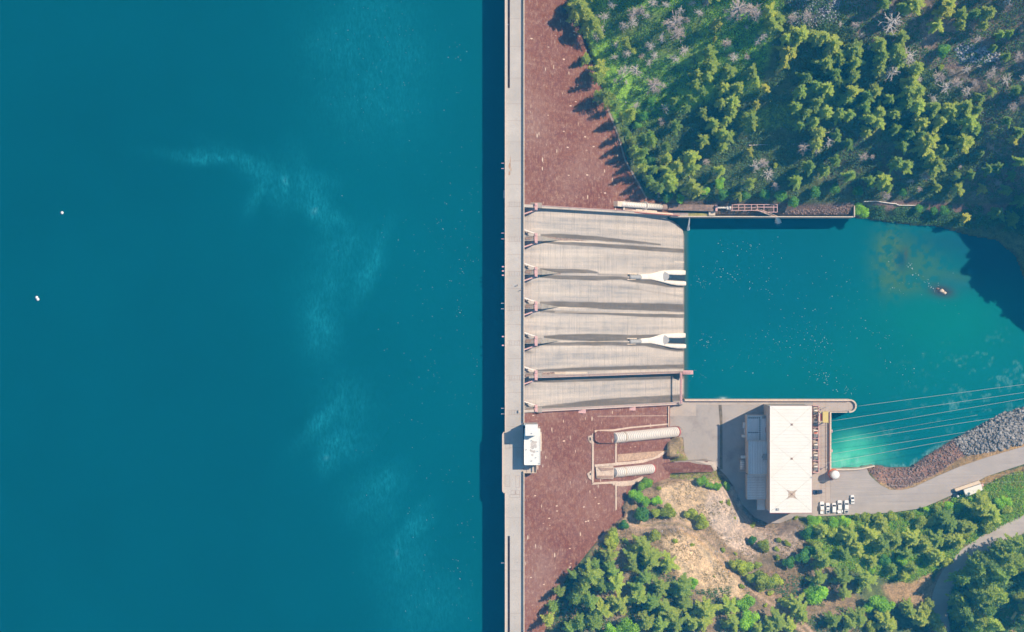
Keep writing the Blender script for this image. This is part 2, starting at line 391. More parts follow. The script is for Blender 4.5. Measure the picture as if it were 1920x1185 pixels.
def H(x, y):
    x = np.asarray(x, float); y = np.asarray(y, float); sh = x.shape; x = x.ravel(); y = y.ravel()
    z = np.full(x.shape, RB[-3])+RB[-2]*x+RB[-1]*y
    for i, p in enumerate(cw): z -= RB[i]*np.sqrt((x-p[0])**2+(y-p[1])**2+100.0)
    z += (fbm(x, y, 14)-.5)*3.2+(fbm(x+90, y, 4)-.5)*1.0
    z = np.minimum(z, 320)
    # meet the dam face
    fx, fy = toPX(x, y, np.clip(F(x), 0, 104)); s = fx-contact(fy)
    near = (x < 110) & (x > -2)
    fz = np.minimum(F(x), 104)
    zl = np.minimum(z, fz-1.2-.25*np.abs(s)); zr = np.where((y < 0) & (x > 81.3) & (y > -75), z, np.maximum(z, fz+.15+0*s))
    z = np.where(near, np.where(s < 0, zl, np.where(s < 60, zr, z)), z)
    d = pdist(yard_w, x, y); z = z+(7.4-z)*(1-sstep(0, 5, d)) 
    d = ldist(road2_w, x, y); z = z+(road2_z(y)-z)*(1-sstep(4.5, 11, d))
    d = pdist(ramp_w, x, y); tg = np.interp(x, [73, 82, 107], [17, 12, 7.5]); z = np.minimum(z, tg+np.maximum(d-1, 0)*5)
    d = pdist(river_w, x, y); bank = np.clip(d, -8, 0)*.55-.4
    z = np.where(d < 0, np.minimum(z, bank), np.where(x > 86, z+(np.where((y > 45) & (x < 176), np.minimum(z, 13.5), np.maximum(.3, np.minimum(z, 1.5+.9*d)))-z)*(1-sstep(2, 9, d)), z))
    z = np.where((x > 60) & (x < 100) & (y < 50.5) & (y > -43.8), -7, z)
    z = np.where(x < -2, 25+sstep(330, 600, np.abs(y))*230+sstep(900, 1500, -x)*200, z)
    return z.reshape(sh)
def ax(a, b, n): return np.linspace(a, b, n, endpoint=False)
gx = np.concatenate([ax(-3000, -400, 20), ax(-400, -3, 20), ax(-3, 20, 14), ax(20, 300, 312), ax(300, 420, 50), ax(420, 1200, 40), [1500, 2200, 3000]])
gy = np.concatenate([[-3000, -2200, -1500], ax(-1200, -420, 36), ax(-420, -172, 90), ax(-172, 172, 382), ax(172, 420, 90), ax(420, 1200, 36), [1200, 1500, 2200, 3000]])
GX, GY = np.meshgrid(gx, gy, indexing='ij'); GZ = H(GX, GY)
def Hs(x, y):                                      # height of the sheet that is really there
    x = np.asarray(x, float); y = np.asarray(y, float)
    i = np.clip(np.searchsorted(gx, x)-1, 0, len(gx)-2); j = np.clip(np.searchsorted(gy, y)-1, 0, len(gy)-2)
    u = (x-gx[i])/(gx[i+1]-gx[i]); v = (y-gy[j])/(gy[j+1]-gy[j])
    return (GZ[i, j]*(1-u)+GZ[i+1, j]*u)*(1-v)+(GZ[i, j+1]*(1-u)+GZ[i+1, j+1]*u)*v
def grid_faces(nx, ny):
    a = (np.arange(nx-1)[:, None]*ny+np.arange(ny-1)[None, :]).ravel()
    return np.stack([a, a+ny, a+ny+1, a+1], 1)
# cover colour of the ground
PXg, PYg = toPX(GX, GY, GZ); wob = (fbm(GX, GY, 9)-.5)*26; wob2 = (fbm(GX+300, GY, 5)-.5)*14
cov = np.zeros(GX.shape+(3,)); cov[:] = (.11, .15, .06)
def paint(poly, col, soft=8, amt=1.0, wb=1.0):
    d = pdist(poly, PXg+wob*wb, PYg+wob2*wb); m = (1-sstep(-soft/2, soft/2, d))[..., None]*amt; cov[:] = cov*(1-m)+np.array(col)*m
def paintl(line, width, col, soft=3, amt=1.0, wb=.2):
    d = ldist(line, PXg+wob*wb, PYg+wob2*wb); m = (1-sstep(width-soft, width+soft, d))[..., None]*amt; cov[:] = cov*(1-m)+np.array(col)*m
paint([(1060,-60),(1470,-60),(1440,120),(1330,190),(1220,225),(1150,225),(1100,110)], (.30, .58, .08), 30)
paint([(1130,20),(1330,20),(1300,110),(1180,100)], (.17, .16, .07), 30, .6)
paint([(1250,120),(1420,130),(1440,170),(1290,200)], (.26, .50, .07), 20, .8)
paint([(1380,215),(1480,190),(1560,150),(1600,190),(1480,235),(1400,250)], (.26, .42, .05), 16, .8)
paint([(1470,-20),(1580,-20),(1570,40),(1500,50)], (.19, .18, .20), 12, .9)
paint([(1570,-20),(1950,-40),(1950,120),(1760,130),(1700,90),(1600,70)], (.34, .25, .21), 30, .9)
paint([(1770,130),(1950,130),(1950,380),(1800,370),(1850,260)], (.28, .22, .19), 30, .8)
paint([(1560,240),(1700,280),(1700,370),(1540,360)], (.17, .14, .11), 30, .6)
paintl([(1700,108),(1760,116),(1840,122),(1960,126)], 9, (.34, .25, .22), 4)
paintl([(1490,396),(1610,388),(1700,384),(1800,392),(2000,388)], 9, (.28, .19, .17), 4)
paint([(1150,372),(1620,384),(1620,406),(1290,406)], (.17, .12, .10), 5, .8, .2)
paint([(1790,85),(1850,85),(1895,112),(1850,122),(1795,112)], (.24, .23, .25), 8, .9)
# south side
paint([(1140,990),(1200,900),(1350,868),(1480,980),(1560,1010),(1640,1185),(1000,1300),(1020,1185)], (.26, .20, .13), 16)
paint([(1235,900),(1290,885),(1350,905),(1345,960),(1300,990),(1240,960)], (.52, .41, .28), 10)
paint([(1320,925),(1375,905),(1395,950),(1420,985),(1400,1045),(1365,1020),(1330,975)], (.52, .435, .37), 10)
paint([(1395,975),(1455,990),(1500,970),(1520,1000),(1480,1040),(1430,1030),(1405,1060)], (.47, .375, .31), 10)
paint([(1235,1010),(1290,1000),(1350,1040),(1385,1085),(1400,1120),(1340,1120),(1280,1080)], (.58, .45, .30), 10)
paint([(1160,960),(1240,970),(1240,1010),(1180,1000)], (.30, .24, .17), 10, .7)
paint([(1440,1060),(1500,1090),(1520,1150),(1470,1185),(1430,1110)], (.34, .23, .15), 14, .8)
paint([(1650,1100),(1740,1060),(1760,1120),(1700,1150)], (.38, .27, .16), 10)
paint([(1880,1135),(1950,1120),(1950,1200),(1880,1190)], (.46, .34, .18), 10)
paint([(1225,862),(1252,845),(1254,815),(1285,815),(1290,866),(1240,868)], (.30, .24, .15), 4, 1, .3)
paint([(1530,968),(1660,968),(1740,955),(1800,925),(1930,872),(1930,960),(1850,1000),(1770,1060),(1700,1090),(1560,1060)], (.14, .20, .06), 12)
paint([(1730,958),(1790,928),(1850,893),(1930,870),(1930,878),(1860,902),(1800,940),(1740,965)], (.40, .27, .13), 3, .9, .3)
paint([(1622,879),(1642,870),(1668,878),(1705,874),(1745,848),(1790,822),(1812,852),(1770,882),(1706,914),(1680,918),(1652,908)], (.31, .19, .155), 4, 1, .3)
paint([(1785,824),(1832,800),(1880,775),(1930,760),(1930,828),(1850,852),(1812,856)], (.20, .20, .205), 5, 1, .3)
paint([(1800,858),(1850,848),(1930,825),(1930,838),(1850,862),(1760,896),(1710,918),(1690,920),(1700,912),(1760,886)], (.45, .31, .16), 3, .9, .3)
paintl([(1652,905),(1668,916),(1682,919),(1700,917)], 3, (.45, .31, .17), 2)
TRACK = [(1170,972),(1205,986),(1240,982),(1270,982),(1305,995),(1335,1025),(1370,1062),(1400,1092),(1440,1122),(1480,1152),(1520,1190),(1560,1230)]
for off in (-5, 5): paintl([(a+off*.5, b-off) for a, b in TRACK], 2.3, (.48, .36, .27), 1.5, 1, .08)
paintl(TRACK, 1.6, (.30, .24, .13), 1, .8, .05)
paintl([(a, b+13) for a, b in TRACK[3:7]], 2, (.50, .33, .15), 1.5, .8, .1)
paintl(ROAD2, 19, (.34, .25, .17), 4, 1, .3)
m = (pdist(river_w, GX, GY) < 0)[..., None]; cov[:] = np.where(m, (.10, .09, .05), cov)
me = mkmesh('ground', np.stack([GX, GY, GZ], -1).reshape(-1, 3), grid_faces(len(gx), len(gy)), M_GROUND, True, {'cover': cov.reshape(-1, 3)})
tag(obj('ground', me), kind='structure')
# ------------------------------------------------------------------ water
def gauss(px, py, cx, cy, sx, sy, rot=0):
    c, s = math.cos(R(rot)), math.sin(R(rot)); u = (px-cx)*c+(py-cy)*s; v = -(px-cx)*s+(py-cy)*c
    return np.exp(-(u/sx)**2-(v/sy)**2)
xs = np.concatenate([ax(-3000, -300, 30), ax(-300, -3, 200), [-3.0]]); ys = np.concatenate([ax(-3000, -200, 30), ax(-200, 200, 260), ax(200, 3001, 30)])
X, Y = np.meshgrid(xs, ys, indexing='ij'); px, py = toPX(X, Y, 92)
tint = np.zeros(X.shape+(3,)); tint[:] = (.0, .071, .096)
t = sstep(250, 800, px-.35*(py-592)*np.where(py > 592, 1, .0))[..., None]; tint = tint*(1-t)+np.array((.0, .094, .122))*t
fo = 0*px  # wisps where wind ripples reflect, painted as lighter water colour
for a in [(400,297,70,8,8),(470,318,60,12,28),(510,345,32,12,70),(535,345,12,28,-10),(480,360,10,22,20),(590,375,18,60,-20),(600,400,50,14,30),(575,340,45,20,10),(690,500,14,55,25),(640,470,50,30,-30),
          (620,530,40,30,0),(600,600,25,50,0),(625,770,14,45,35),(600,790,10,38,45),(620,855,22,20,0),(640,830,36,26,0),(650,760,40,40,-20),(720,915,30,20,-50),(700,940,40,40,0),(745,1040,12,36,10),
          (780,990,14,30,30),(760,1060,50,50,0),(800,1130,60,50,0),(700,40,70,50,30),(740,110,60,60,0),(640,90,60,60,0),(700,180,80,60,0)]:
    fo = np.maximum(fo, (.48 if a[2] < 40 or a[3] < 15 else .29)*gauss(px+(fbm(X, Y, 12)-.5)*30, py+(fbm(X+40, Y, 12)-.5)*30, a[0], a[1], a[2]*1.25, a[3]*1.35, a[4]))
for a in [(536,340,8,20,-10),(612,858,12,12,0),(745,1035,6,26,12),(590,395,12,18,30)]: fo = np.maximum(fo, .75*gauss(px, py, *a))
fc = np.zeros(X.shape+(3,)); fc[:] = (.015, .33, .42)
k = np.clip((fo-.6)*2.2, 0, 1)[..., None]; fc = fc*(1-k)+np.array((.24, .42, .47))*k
me = mkmesh('reservoir_water', np.stack([X, Y, X*0+92], -1).reshape(-1, 3), grid_faces(len(xs), len(ys)), M_WATER, False, {'tint': tint.reshape(-1, 3), 'foam': fo.ravel(), 'foam_glint_col': fc.reshape(-1, 3)})  # 'foam' carries the painted ripple glitter here
tag(obj('reservoir_water', me), kind='structure')
xs = np.concatenate([ax(60, 280, 300), ax(280, 700, 60), [700.0]]); ys = np.concatenate([ax(-420, -110, 60), ax(-110, 60, 240), ax(60, 200, 10), [200.0]])
X, Y = np.meshgrid(xs, ys, indexing='ij'); px, py = toPX(X, Y, 0)
tint = np.zeros(X.shape+(3,)); tint[:] = (.0, .100, .136)
def tmix(col, m):
    m = np.clip(m, 0, 1)[..., None]; tint[:] = tint*(1-m)+np.array(col)*m
tmix((.0, .132, .150), sstep(1450, 1800, px)*.8)
tmix((.0, .165, .145), gauss(px, py, 1780, 600, 160, 90)*.9)
tmix((.0, .15, .145), gauss(px, py, 1600, 700, 260, 80)*.5)
nz = fbm(X, Y, 9); nf = fbm(X+50, Y+70, 3.2)
tmix((.03, .40, .28), gauss(px, py, 1600, 850, 60, 34)*(.4+nz))
tmix((.14, .58, .42), gauss(px, py, 1590, 866, 55, 20)*(.5+1.0*(nf-.35)))
tmix((.07, .46, .34), gauss(px, py, 1600, 826, 26, 14)*(.3+nz))
rk = gauss(px, py, 1668, 488, 28, 50, 0)+gauss(px, py, 1722, 492, 42, 34, 40)*.9+gauss(px, py, 1700, 522, 30, 22)+gauss(px, py, 1790, 520, 34, 10, 10)*.7
tmix((.04, .15, .085), np.clip(rk*1.4, 0, 1)*sstep(.40, .52, nf)*.9)
tmix((.10, .19, .06), np.clip(gauss(px, py, 1672, 480, 18, 40)*1.5, 0, 1)*sstep(.47, .56, fbm(X+20, Y+90, 2.2))*.8)
tmix((.02, .12, .10), np.clip(rk*1.2, 0, 1)*.4)
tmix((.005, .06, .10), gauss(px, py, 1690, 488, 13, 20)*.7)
tmix((.06, .08, .06), gauss(px, py, 1696, 480, 5, 14, 10)*.9*sstep(.4, .6, nf))
tmix((.008, .05, .10), gauss(px, py, 1860, 485, 90, 50)*.45+gauss(px, py, 1770, 450, 80, 26)*.4)  # shadow of the right-hand hill, painted as darker water tint
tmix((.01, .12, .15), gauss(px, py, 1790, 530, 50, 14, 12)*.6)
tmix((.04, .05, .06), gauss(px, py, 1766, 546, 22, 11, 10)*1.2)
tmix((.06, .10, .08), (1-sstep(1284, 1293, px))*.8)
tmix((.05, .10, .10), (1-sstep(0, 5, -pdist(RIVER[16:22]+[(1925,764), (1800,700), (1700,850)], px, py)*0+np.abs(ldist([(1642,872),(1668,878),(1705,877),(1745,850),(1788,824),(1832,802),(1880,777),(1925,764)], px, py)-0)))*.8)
fo = 0*px
band = sstep(.55, .68, fbm(X*1.0+11, Y*1.6+5, 7))*sstep(.48, .62, fbm(X+31, Y+15, 2.2))
reg = (gauss(px, py, 1870, 680, 110, 50)+gauss(px, py, 1830, 760, 90, 40)+gauss(px, py, 1700, 830, 90, 30)+gauss(px, py, 1900, 740, 60, 40)+gauss(px, py, 1770, 720, 80, 50)*.5)
fo = np.clip(reg, 0, 1)*band*.4
fo = np.maximum(fo, np.clip(gauss(px, py, 1590, 868, 60, 14)*.9, 0, 1)*sstep(.45, .62, fbm(X, Y, 2.5)))
fo = np.maximum(fo, (1-sstep(2, 9, ldist([(1668,876),(1705,874),(1745,848),(1770,833)], px, py)))*sstep(.4, .6, fbm(X, Y, 2.0))*.8)
fo = np.maximum(fo, gauss(px, py, 1355, 748, 9, 3)*1.3); fo = np.maximum(fo, gauss(px, py, 1459, 414, 4, 6)*1.5)
fc = np.zeros(X.shape+(3,)); fc[:] = (.20, .46, .46)
kk = np.clip(gauss(px, py, 1459, 414, 6, 9)+gauss(px, py, 1355, 748, 12, 5), 0, 1)[..., None]; fc = fc*(1-kk)+np.array((.6, .72, .75))*kk
me = mkmesh('tailrace_water', np.stack([X, Y, X*0], -1).reshape(-1, 3), grid_faces(len(xs), len(ys)), M_WATER, False, {'tint': tint.reshape(-1, 3), 'foam': fo.ravel(), 'foam_glint_col': fc.reshape(-1, 3)})
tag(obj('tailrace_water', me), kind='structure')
# floating flecks (foam and drift): far too many to count
v = []; f = []
def fleck(px, py, z, r):
    p = W(px, py, z); n = len(v); kq = 5; a0 = random.random()*6
    for i in range(kq):
        rr = r*(.6+.6*random.random()); v.append((p.x+rr*math.cos(a0+i*6.283/kq), p.y+rr*math.sin(a0+i*6.283/kq), z+.02))
    v.append((p.x, p.y, z+.1+r*.3)); f.extend([(n+i, n+(i+1) % kq, n+kq) for i in range(kq)])
cl = [(1360,510,60,30,50),(1440,520,90,40,40),(1500,590,70,45,50),(1480,650,70,35,80),(1540,640,40,30,35),(1420,470,50,20,14),(1550,710,45,20,55),(1400,680,40,20,16),(1330,640,25,20,34),(1315,530,20,20,20),
      (1650,640,50,30,32),(1700,700,60,40,20),(1600,560,60,40,26),(1310,700,25,20,18),(1760,560,60,50,12),(1690,540,40,20,16),(1590,735,18,8,20),(1380,460,40,12,16),(1570,500,50,30,16)]
for cx, cy, sx_, sy_, n_ in cl:
    for _ in range(n_):
        a, b = random.gauss(cx, sx_*.6), random.gauss(cy, sy_*.6)
        if 1292 < a < 1900 and 432 < b < 745: fleck(a, b, 0, random.choice([.09, .1, .12, .14, .17, .23]))
for _ in range(30): t = random.random(); fleck(1700+t*50+random.gauss(0, 4), 492+t*52+random.gauss(0, 4), 0, random.choice([.15, .2, .3]))
o = obj('foam_flecks', mkmesh('foam_flecks', v, f, M_FLECK)); tag(o, 'white foam flecks and drift scattered over the teal tailrace pool', 'foam', kind='stuff')
v = []; f = []
for _ in range(330):
    a = 898-abs(random.gauss(0, 90)); b = random.choice([random.uniform(0, 1185), random.uniform(650, 1150), random.gauss(480, 90)])
    if b < 0 or b > 1185: continue
    fleck(a, b, 92, random.choice([.08, .1, .1, .13, .17]))
for _ in range(120): fleck(random.gauss(720, 60), random.gauss(120, 90), 92, random.choice([.07, .09, .11]))
o = obj('drift_flecks', mkmesh('drift_flecks', v, f, M_FLECK)); tag(o, 'tiny pale drift specks on the reservoir near the dam shadow', 'drift', kind='stuff')
# ------------------------------------------------------------------ dam
YN, YS = 51.5, -44.4                              # spillway training walls
dam = thing('dam', 'long concrete gravity dam with red lichen faces, pale spillway and narrow roadway on its crest', 'dam', (0, 0, 0))
def prof(y0, y1, pr):
    m = MB(); n = len(pr)
    m.add([(x, y0, z) for x, z in pr]+[(x, y1, z) for x, z in pr], [tuple(range(n)), tuple(range(n, 2*n))[::-1]]+[(i, i+n, (i+1) % n+n, (i+1) % n) for i in range(n)]); return m
PR = [(-3, -8), (-3, 102.7), (5.3, 102.7), (5.9, 99.9), (100.5, F(100.5)), (100.5, -8)]
def face_part(name, y0, y1):
    pr_ = PR if y0 > 0 else PR[:4]+[(81.2, F(81.2)), (81.2, -8)]
    m = prof(y0, y1, pr_); return m.build(name, M_RED, dam)
face_part('lichen_face', YN, 260); face_part('lichen_face', -260, YS)
# spillway chute on a fine sheet with stains
us = np.linspace(983, 1300, 420); vs = np.linspace(0, 1, 330)
U, V = np.meshgrid(us, vs, indexing='ij')
Z = np.full(U.shape, 50.0)
for _ in range(14): Z = chute((U-960)*K*(HC-Z)/HC)
Xc = (U-960)*K*(HC-Z)/HC; Yc = YN+(YS-YN)*V; U2, V2 = toPX(Xc, Yc, Z)
cornr = (U2 > 1252) & (V2 < np.interp(U2, [1252, 1262, 1272, 1280, 1284], [410, 414, 421, 430, 444]))
Zc = np.where(cornr, np.minimum(Z, -4), Z)
def bandm(pts, soft=.9):
    p = np.array(pts, float); lo = np.interp(U2, p[:, 0], p[:, 1]); hi = np.interp(U2, p[:, 0], p[:, 2]); wv_ = (fbm(Xc, Yc, 6)-.5)*1.6
    return sstep(lo-soft, lo+soft, V2+wv_)*(1-sstep(hi-soft, hi+soft, V2+wv_))*(U2 > p[0, 0])*(U2 < p[-1, 0])
st = 0*U
for b_ in [[(1014,439,443),(1050,438,447),(1120,443,451),(1180,450,456),(1238,457,460),(1240,459,459)],
           [(1014,449,454),(1040,452,458),(1120,456,463),(1200,461,469),(1285,467,475)],
           [(1012,503,507),(1040,504,512),(1100,505,512),(1118,509,513),(1124,512,512)],
           [(1012,515,520),(1040,516,523),(1120,517,526),(1165,518,524),(1185,522,529),(1220,524,533),(1250,530,538),(1285,534,540)],
           [(1012,565,571),(1040,565,575),(1140,567,580),(1285,570,585)],
           [(1012,581,585),(1060,583,588),(1140,585,590),(1200,588,594),(1285,589,596)],
           [(1020,630,634),(1050,627,637),(1120,626,641),(1200,628,637),(1285,625,632)],
           [(1012,644,648),(1060,642,648),(1140,640,648),(1210,642,649),(1230,645,653),(1270,648,659),(1285,650,659)],
           [(1005,693,697),(1060,690,696),(1140,687,694),(1285,683,691)],
           [(1000,708,717),(1050,708,717),(1285,700,710)],
           [(1012,762,766),(1060,756,764),(1130,748,761),(1285,739,758)]]: st = np.maximum(st, bandm(b_))
st = np.maximum(st, .45*bandm([(1120,512,516),(1180,514,520),(1200,516,524)]))
st = np.maximum(st, .35*bandm([(1160,536,538),(1285,555,558)], 2)); st = np.maximum(st, .5*bandm([(984,640,655),(1010,646,652),(1012,648,650)], 3))
for yy in (405, 533, 594, 660, 722):
    st = np.maximum(st, .75*np.clip(gauss(U2, V2, 988, yy, 12, 3.5)*1.3, 0, 1)*fbm(Xc, Yc, 2)*1.3)
st = np.clip(st*(.72+.5*fbm(Xc*.4, Yc*3, 3)), 0, 1)
st = np.maximum(st, (U2 > 1281)*.6)
cr = 0*U
for b_ in [[(1012,443,450),(1030,444,450),(1080,449,452),(1100,451,452)], [(1012,507,514),(1030,509,514),(1050,512,515),(1052,513,513)], [(1012,571,578),(1026,574,577),(1034,575,576)],
           [(1012,636,643),(1030,638,642),(1040,640,641)], [(1014,698,703),(1060,697,701),(1062,699,699)]]: cr = np.maximum(cr, bandm(b_, .6))
cm = 0*U
for b_ in [[(1024,450,452),(1080,452,454),(1170,456,457),(1172,456,456)], [(1034,575,577),(1060,576,577.5),(1120,578,578.5),(1122,578,578)], [(1030,639,641),(1080,640,641),(1180,640,640.6),(1182,640,640)],
           [(1040,698,701),(1100,698,700),(1102,699,699)], [(1265,490,491.5),(1284,491,492.5)], [(1040,584,585),(1285,587,588)]]: cm = np.maximum(cm, bandm(b_, .5)*.8)
for a_ in [(1258,410,1284,444)]: cm = np.maximum(cm, (1-sstep(1.5, 4, ldist([(1252,411),(1264,417),(1274,425),(1281,434),(1284,446)], U2, V2)))*.0)
me = mkmesh('spillway_chute', np.stack([Xc, Yc, Zc], -1).reshape(-1, 3), grid_faces(*U.shape)[:, ::-1], M_CHUTE, False, {'stain': st.ravel(), 'crust': cr.ravel(), 'cream': cm.ravel()})
o = obj('spillway_chute', me, dam); tag(o, 'pale concrete chute in six bays with dark damp bands')
m = MB(); m.box(-3, YS, -8, .9, YN, 90.9); m.build('spillway_core', M_CON, dam)
# training walls (top follows the slope then levels out)
def slope_wall(name, y0, y1, x0, x1, up, level, mat, ybend=None):
    xs_ = np.linspace(x0, x1, 40); m = MB(); n = len(xs_); vv = []
    for x in xs_:
        zt = max(F(x)+up, level); vv += [(x, y0, -6), (x, y1, -6), (x, y1, zt), (x, y0, zt)]
    ff = []
    for i in range(n-1):
        a = 4*i; b = a+4
        ff += [(a, b, b+3, a+3), (a+3, b+3, b+2, a+2), (a+2, b+2, b+1, a+1)]
    ff += [(0, 3, 2, 1), (4*n-4, 4*n-3, 4*n-2, 4*n-1)]
    m.add(vv, ff); return m.build(name, mat, dam)
slope_wall('training_wall', YN-.02, YN+1.3, 3, 90.5, 1.2, 15.0, M_CON)
slope_wall('training_wall', YS-1.2, YS+.02, 3, 88.5, 2.2, 11.0, M_CON)
yd = -29.0
slope_wall('divider_wall', yd-.45, yd+.45, 8, 92.5, 2.0, 12.0, M_PIER)
# rails and catwalks that run on the walls
for yy, up, lv, x1 in ((YS-.2, 2.2, 11.0, 88), (YS-1.1, 2.2, 11.0, 84), (yd+.35, 2.0, 12, 92), (yd-.35, 2.0, 12, 92), (YN+1.2, 1.2, 15.0, 90)):
    pts = [(x, yy, max(F(x)+up, lv)+1.0) for x in np.linspace(12, x1, 24)]
    m = MB()
    for a, b in zip(pts[:-1], pts[1:]): m.beam(a, b, .14, .2)
    for p in pts: m.beam((p[0]-.08, p[1], p[2]), (p[0]+.08, p[1], p[2]), .14, 1.0)
    m.build('handrail', M_PINK, dam)
for x0, x1 in ((31, 36), (58, 62)):
    zt = F((x0+x1)/2)+1.2; MB().box(x0, YS-3.0, zt-.3, x1, YS-1.2, zt).build('catwalk_platform', M_PINK, dam)
# walkway bridge across the last bay near the toe
m = MB(); a = W(1277, 700, 14); m.box(a.x-.55, YS-.5, 13.3, a.x+.55, yd, 13.9)
for s_ in (-1, 1): m.box(a.x+s_*.5-.06, YS-.5, 14.6, a.x+s_*.5+.06, yd, 14.8)
for yy in np.linspace(YS, yd, 14):
    for s_ in (-1, 1): m.box(a.x+s_*.5-.05, yy-.05, 13.9, a.x+s_*.5+.05, yy+.05, 14.7)
m.build('walkway_bridge', M_PINK, dam)
m = MB(); m.box(88, yd-1.0, 11.4, 93.2, yd+1.0, 12.4); m.build('wall_end_platform', M_PINK, dam)
# crest roadway
m = MB(); m.box(-1.0, -260, 102.7, 5.25, 260, 104.4); m.box(-3.0, -103.6, 102.7, -1.0, 107.4, 104.4)
m.box(-3.0, -260, 102.7, -2.05, -103.6, 104.4); m.box(-3.0, 107.4, 102.7, -2.05, 260, 104.4)
deck = m.build('roadway_deck', M_DECK, dam)
m = MB()   # east parapet throws the long dark stripe
m.box(5.25, -260, 103.2, 5.85, -73.0, 105.65); m.box(5.25, -50.2, 103.2, 5.85, 260, 105.65)
m.build('parapet', M_CREAM, dam)
m = MB(); a = W(948, 0, 104.4).x
m.box(-3.35, -260, 102.6, -2.95, -83.2, 105.4); m.box(-3.35, -54.6, 102.6, -2.95, 260, 105.4)
m.build('parapet', M_CREAM, dam)
m = MB(); m.box(5.55, -260, 105.65, 5.67, -73.5, 105.85); m.box(5.55, -50.2, 105.65, 5.67, 260, 105.85); m.build('parapet_rail', M_CREAM, dam)
m = MB(); m.box(4.3, -260, 104.4, 4.36, 260, 104.43); m.box(4.95, -260, 104.4, 5.0, 260, 104.43)
m.build('rail_track', M_RUST, dam)
M_RS = plain('deck_rust_stain', (.42, .27, .17), .25, .7)
for px, py, rx, ry in ((955.5,311,1.2,3.2),(957,300,.5,4),(955,325,1.1,2.6),(958,318,.6,2)):
    p = W(px, py, 104.4); n_ = 12; m = MB(); m.add([(p.x+rx*.5*(.6+.6*random.random())*math.cos(t), p.y+ry*.5*(.6+.6*random.random())*math.sin(t), 104.404+.002*rx) for t in np.linspace(0, 6.283, n_, endpoint=False)], [tuple(range(n_))]); m.build('rust_stain', M_RS, dam)
for py in np.arange(15, 1180, 26):
    p = W(965+random.uniform(-6, 8), py, 104.4); MB().box(p.x-.12, p.y-.12, 104.4, p.x+.12, p.y+.12, 104.42).build('deck_drain', M_RUST, dam)
for yy in (52.6, 36.2, 19.9, 3.6, -12.7, -29.1, -45.4):
    m = MB()
    for dy in (1.05, -1.05): m.box(-2.3, yy+dy-.04, 104.4, 5.0, yy+dy+.04, 104.43)
    for xx in (-1.2, -.2, 1.2, 2.4, 3.6): m.box(xx, yy-1.05, 104.4, xx+.07, yy+1.05, 104.432)
    m.build('joint_cover', M_RUST, dam)
for yy in (140, 127, 112, 100, 92, 82, 73, 62, 46, 29, 13, -4, -20, -36, -52, -62, -95, -120, -140): MB().box(-2.3, yy-.04, 104.4, 5.0, yy+.04, 104.428).build('joint_cover', M_RUST, dam)
m = MB()    # wider platform beside the control house
bz = 104.4
poly = [(-2.1, -83.0), (-3.6, -83.0), (-4.3, -82.2), (-4.3, -56.0), (-3.8, -55.0), (-2.1, -55.0)]
m.prism(poly, 98, bz+.004); m.build('platform_deck', M_DECK, dam)
m = MB(); ring = [(-2.95, -83.2), (-3.7, -83.2), (-4.45, -82.4), (-4.45, -55.8), (-3.9, -54.7), (-2.95, -54.7)]
for a, b in zip(ring[:-1], ring[1:]): m.beam((a[0], a[1], 105.4), (b[0], b[1], 105.4), .35, 3)
m.build('parapet', M_CREAM, dam)
for x0, y0, x1, y1 in ((947.5,823,956,831.5),(947.5,833,956,841.5),(947,892,956,912),(967,892,974,914),(958,920,966,926.5),(966.5,920,974.5,926.5),(956,927.5,974,933)):
    a, b = W(x0, y0, bz), W(x1, y1, bz); m = MB()
    for q in ((a.x, a.y, b.x, a.y), (a.x, b.y, b.x, b.y), (a.x, a.y, a.x, b.y), (b.x, a.y, b.x, b.y)):
        m.box(min(q[0], q[2])-.05, min(q[1], q[3])-.05, bz, max(q[0], q[2])+.05, max(q[1], q[3])+.05, bz+.03)
    m.build('hatch_frame', M_RUST, dam)
# piers of the gated crest
PY = [52.6, 36.9, 20.9, 4.6, -11.9, -28.2, -44.6]
for i, yc in enumerate(PY):
    pr_ = MB(); z = 96.5; hw = 1.25; x1 = 13.0
    pr_.box(1.0, yc-hw, 78, x1-2.2, yc+hw, z); pr_.box(x1-2.2, yc-hw, 70, x1+1.2, yc+hw, z-.6)
    p = pr_.build('pier', M_PIER, dam, bevel=.1)
    if 0 < i < 5:
        tl = MB(); tip = 23 if i != 5 else 19
        A, B = x1+1.2, tip
        tl.add([(A, yc-hw, 70), (A, yc+hw, 70), (A, yc+hw, z-3.5), (A, yc-hw, z-3.5), (B, yc-.2, 60), (B, yc-.2, float(chute(B))+.5)],
               [(0, 3, 5, 4), (1, 4, 5, 2), (3, 2, 5), (0, 4, 1)])
        tl.build('pier_tail', plain_tail if 'plain_tail' in globals() else M_PIER, dam)
    tb = MB(); a0 = yc-(2.4 if i < 6 else 1.0); a1 = yc+(2.4 if i > 0 else 1.0)
    tb.box(x1-2.4, a0, z-4, x1-.9, a1, z+.5); tb.box(x1-2.2, a0+.2, z+.5, x1-1.1, a0+1.3, z+1.0); tb.box(x1-2.2, a1-1.3, z+.5, x1-1.1, a1-.2, z+1.0)
    tb.build('trunnion_beam', M_PINK, dam, bevel=.08)
    ds = MB()
    for xx in (7.0, 8.2, 9.4): ds.box(xx, yc-.9, z, xx+.12, yc+.9, z+.12)
    ds.box(6.3, yc-.6, z, 8.9, yc+.4, z+.35); ds.tube([(7, yc+.7, z+.2), (10.5, yc+.7, z+.2)], .12, 6); ds.build('hoist_gear', M_RUST, dam)
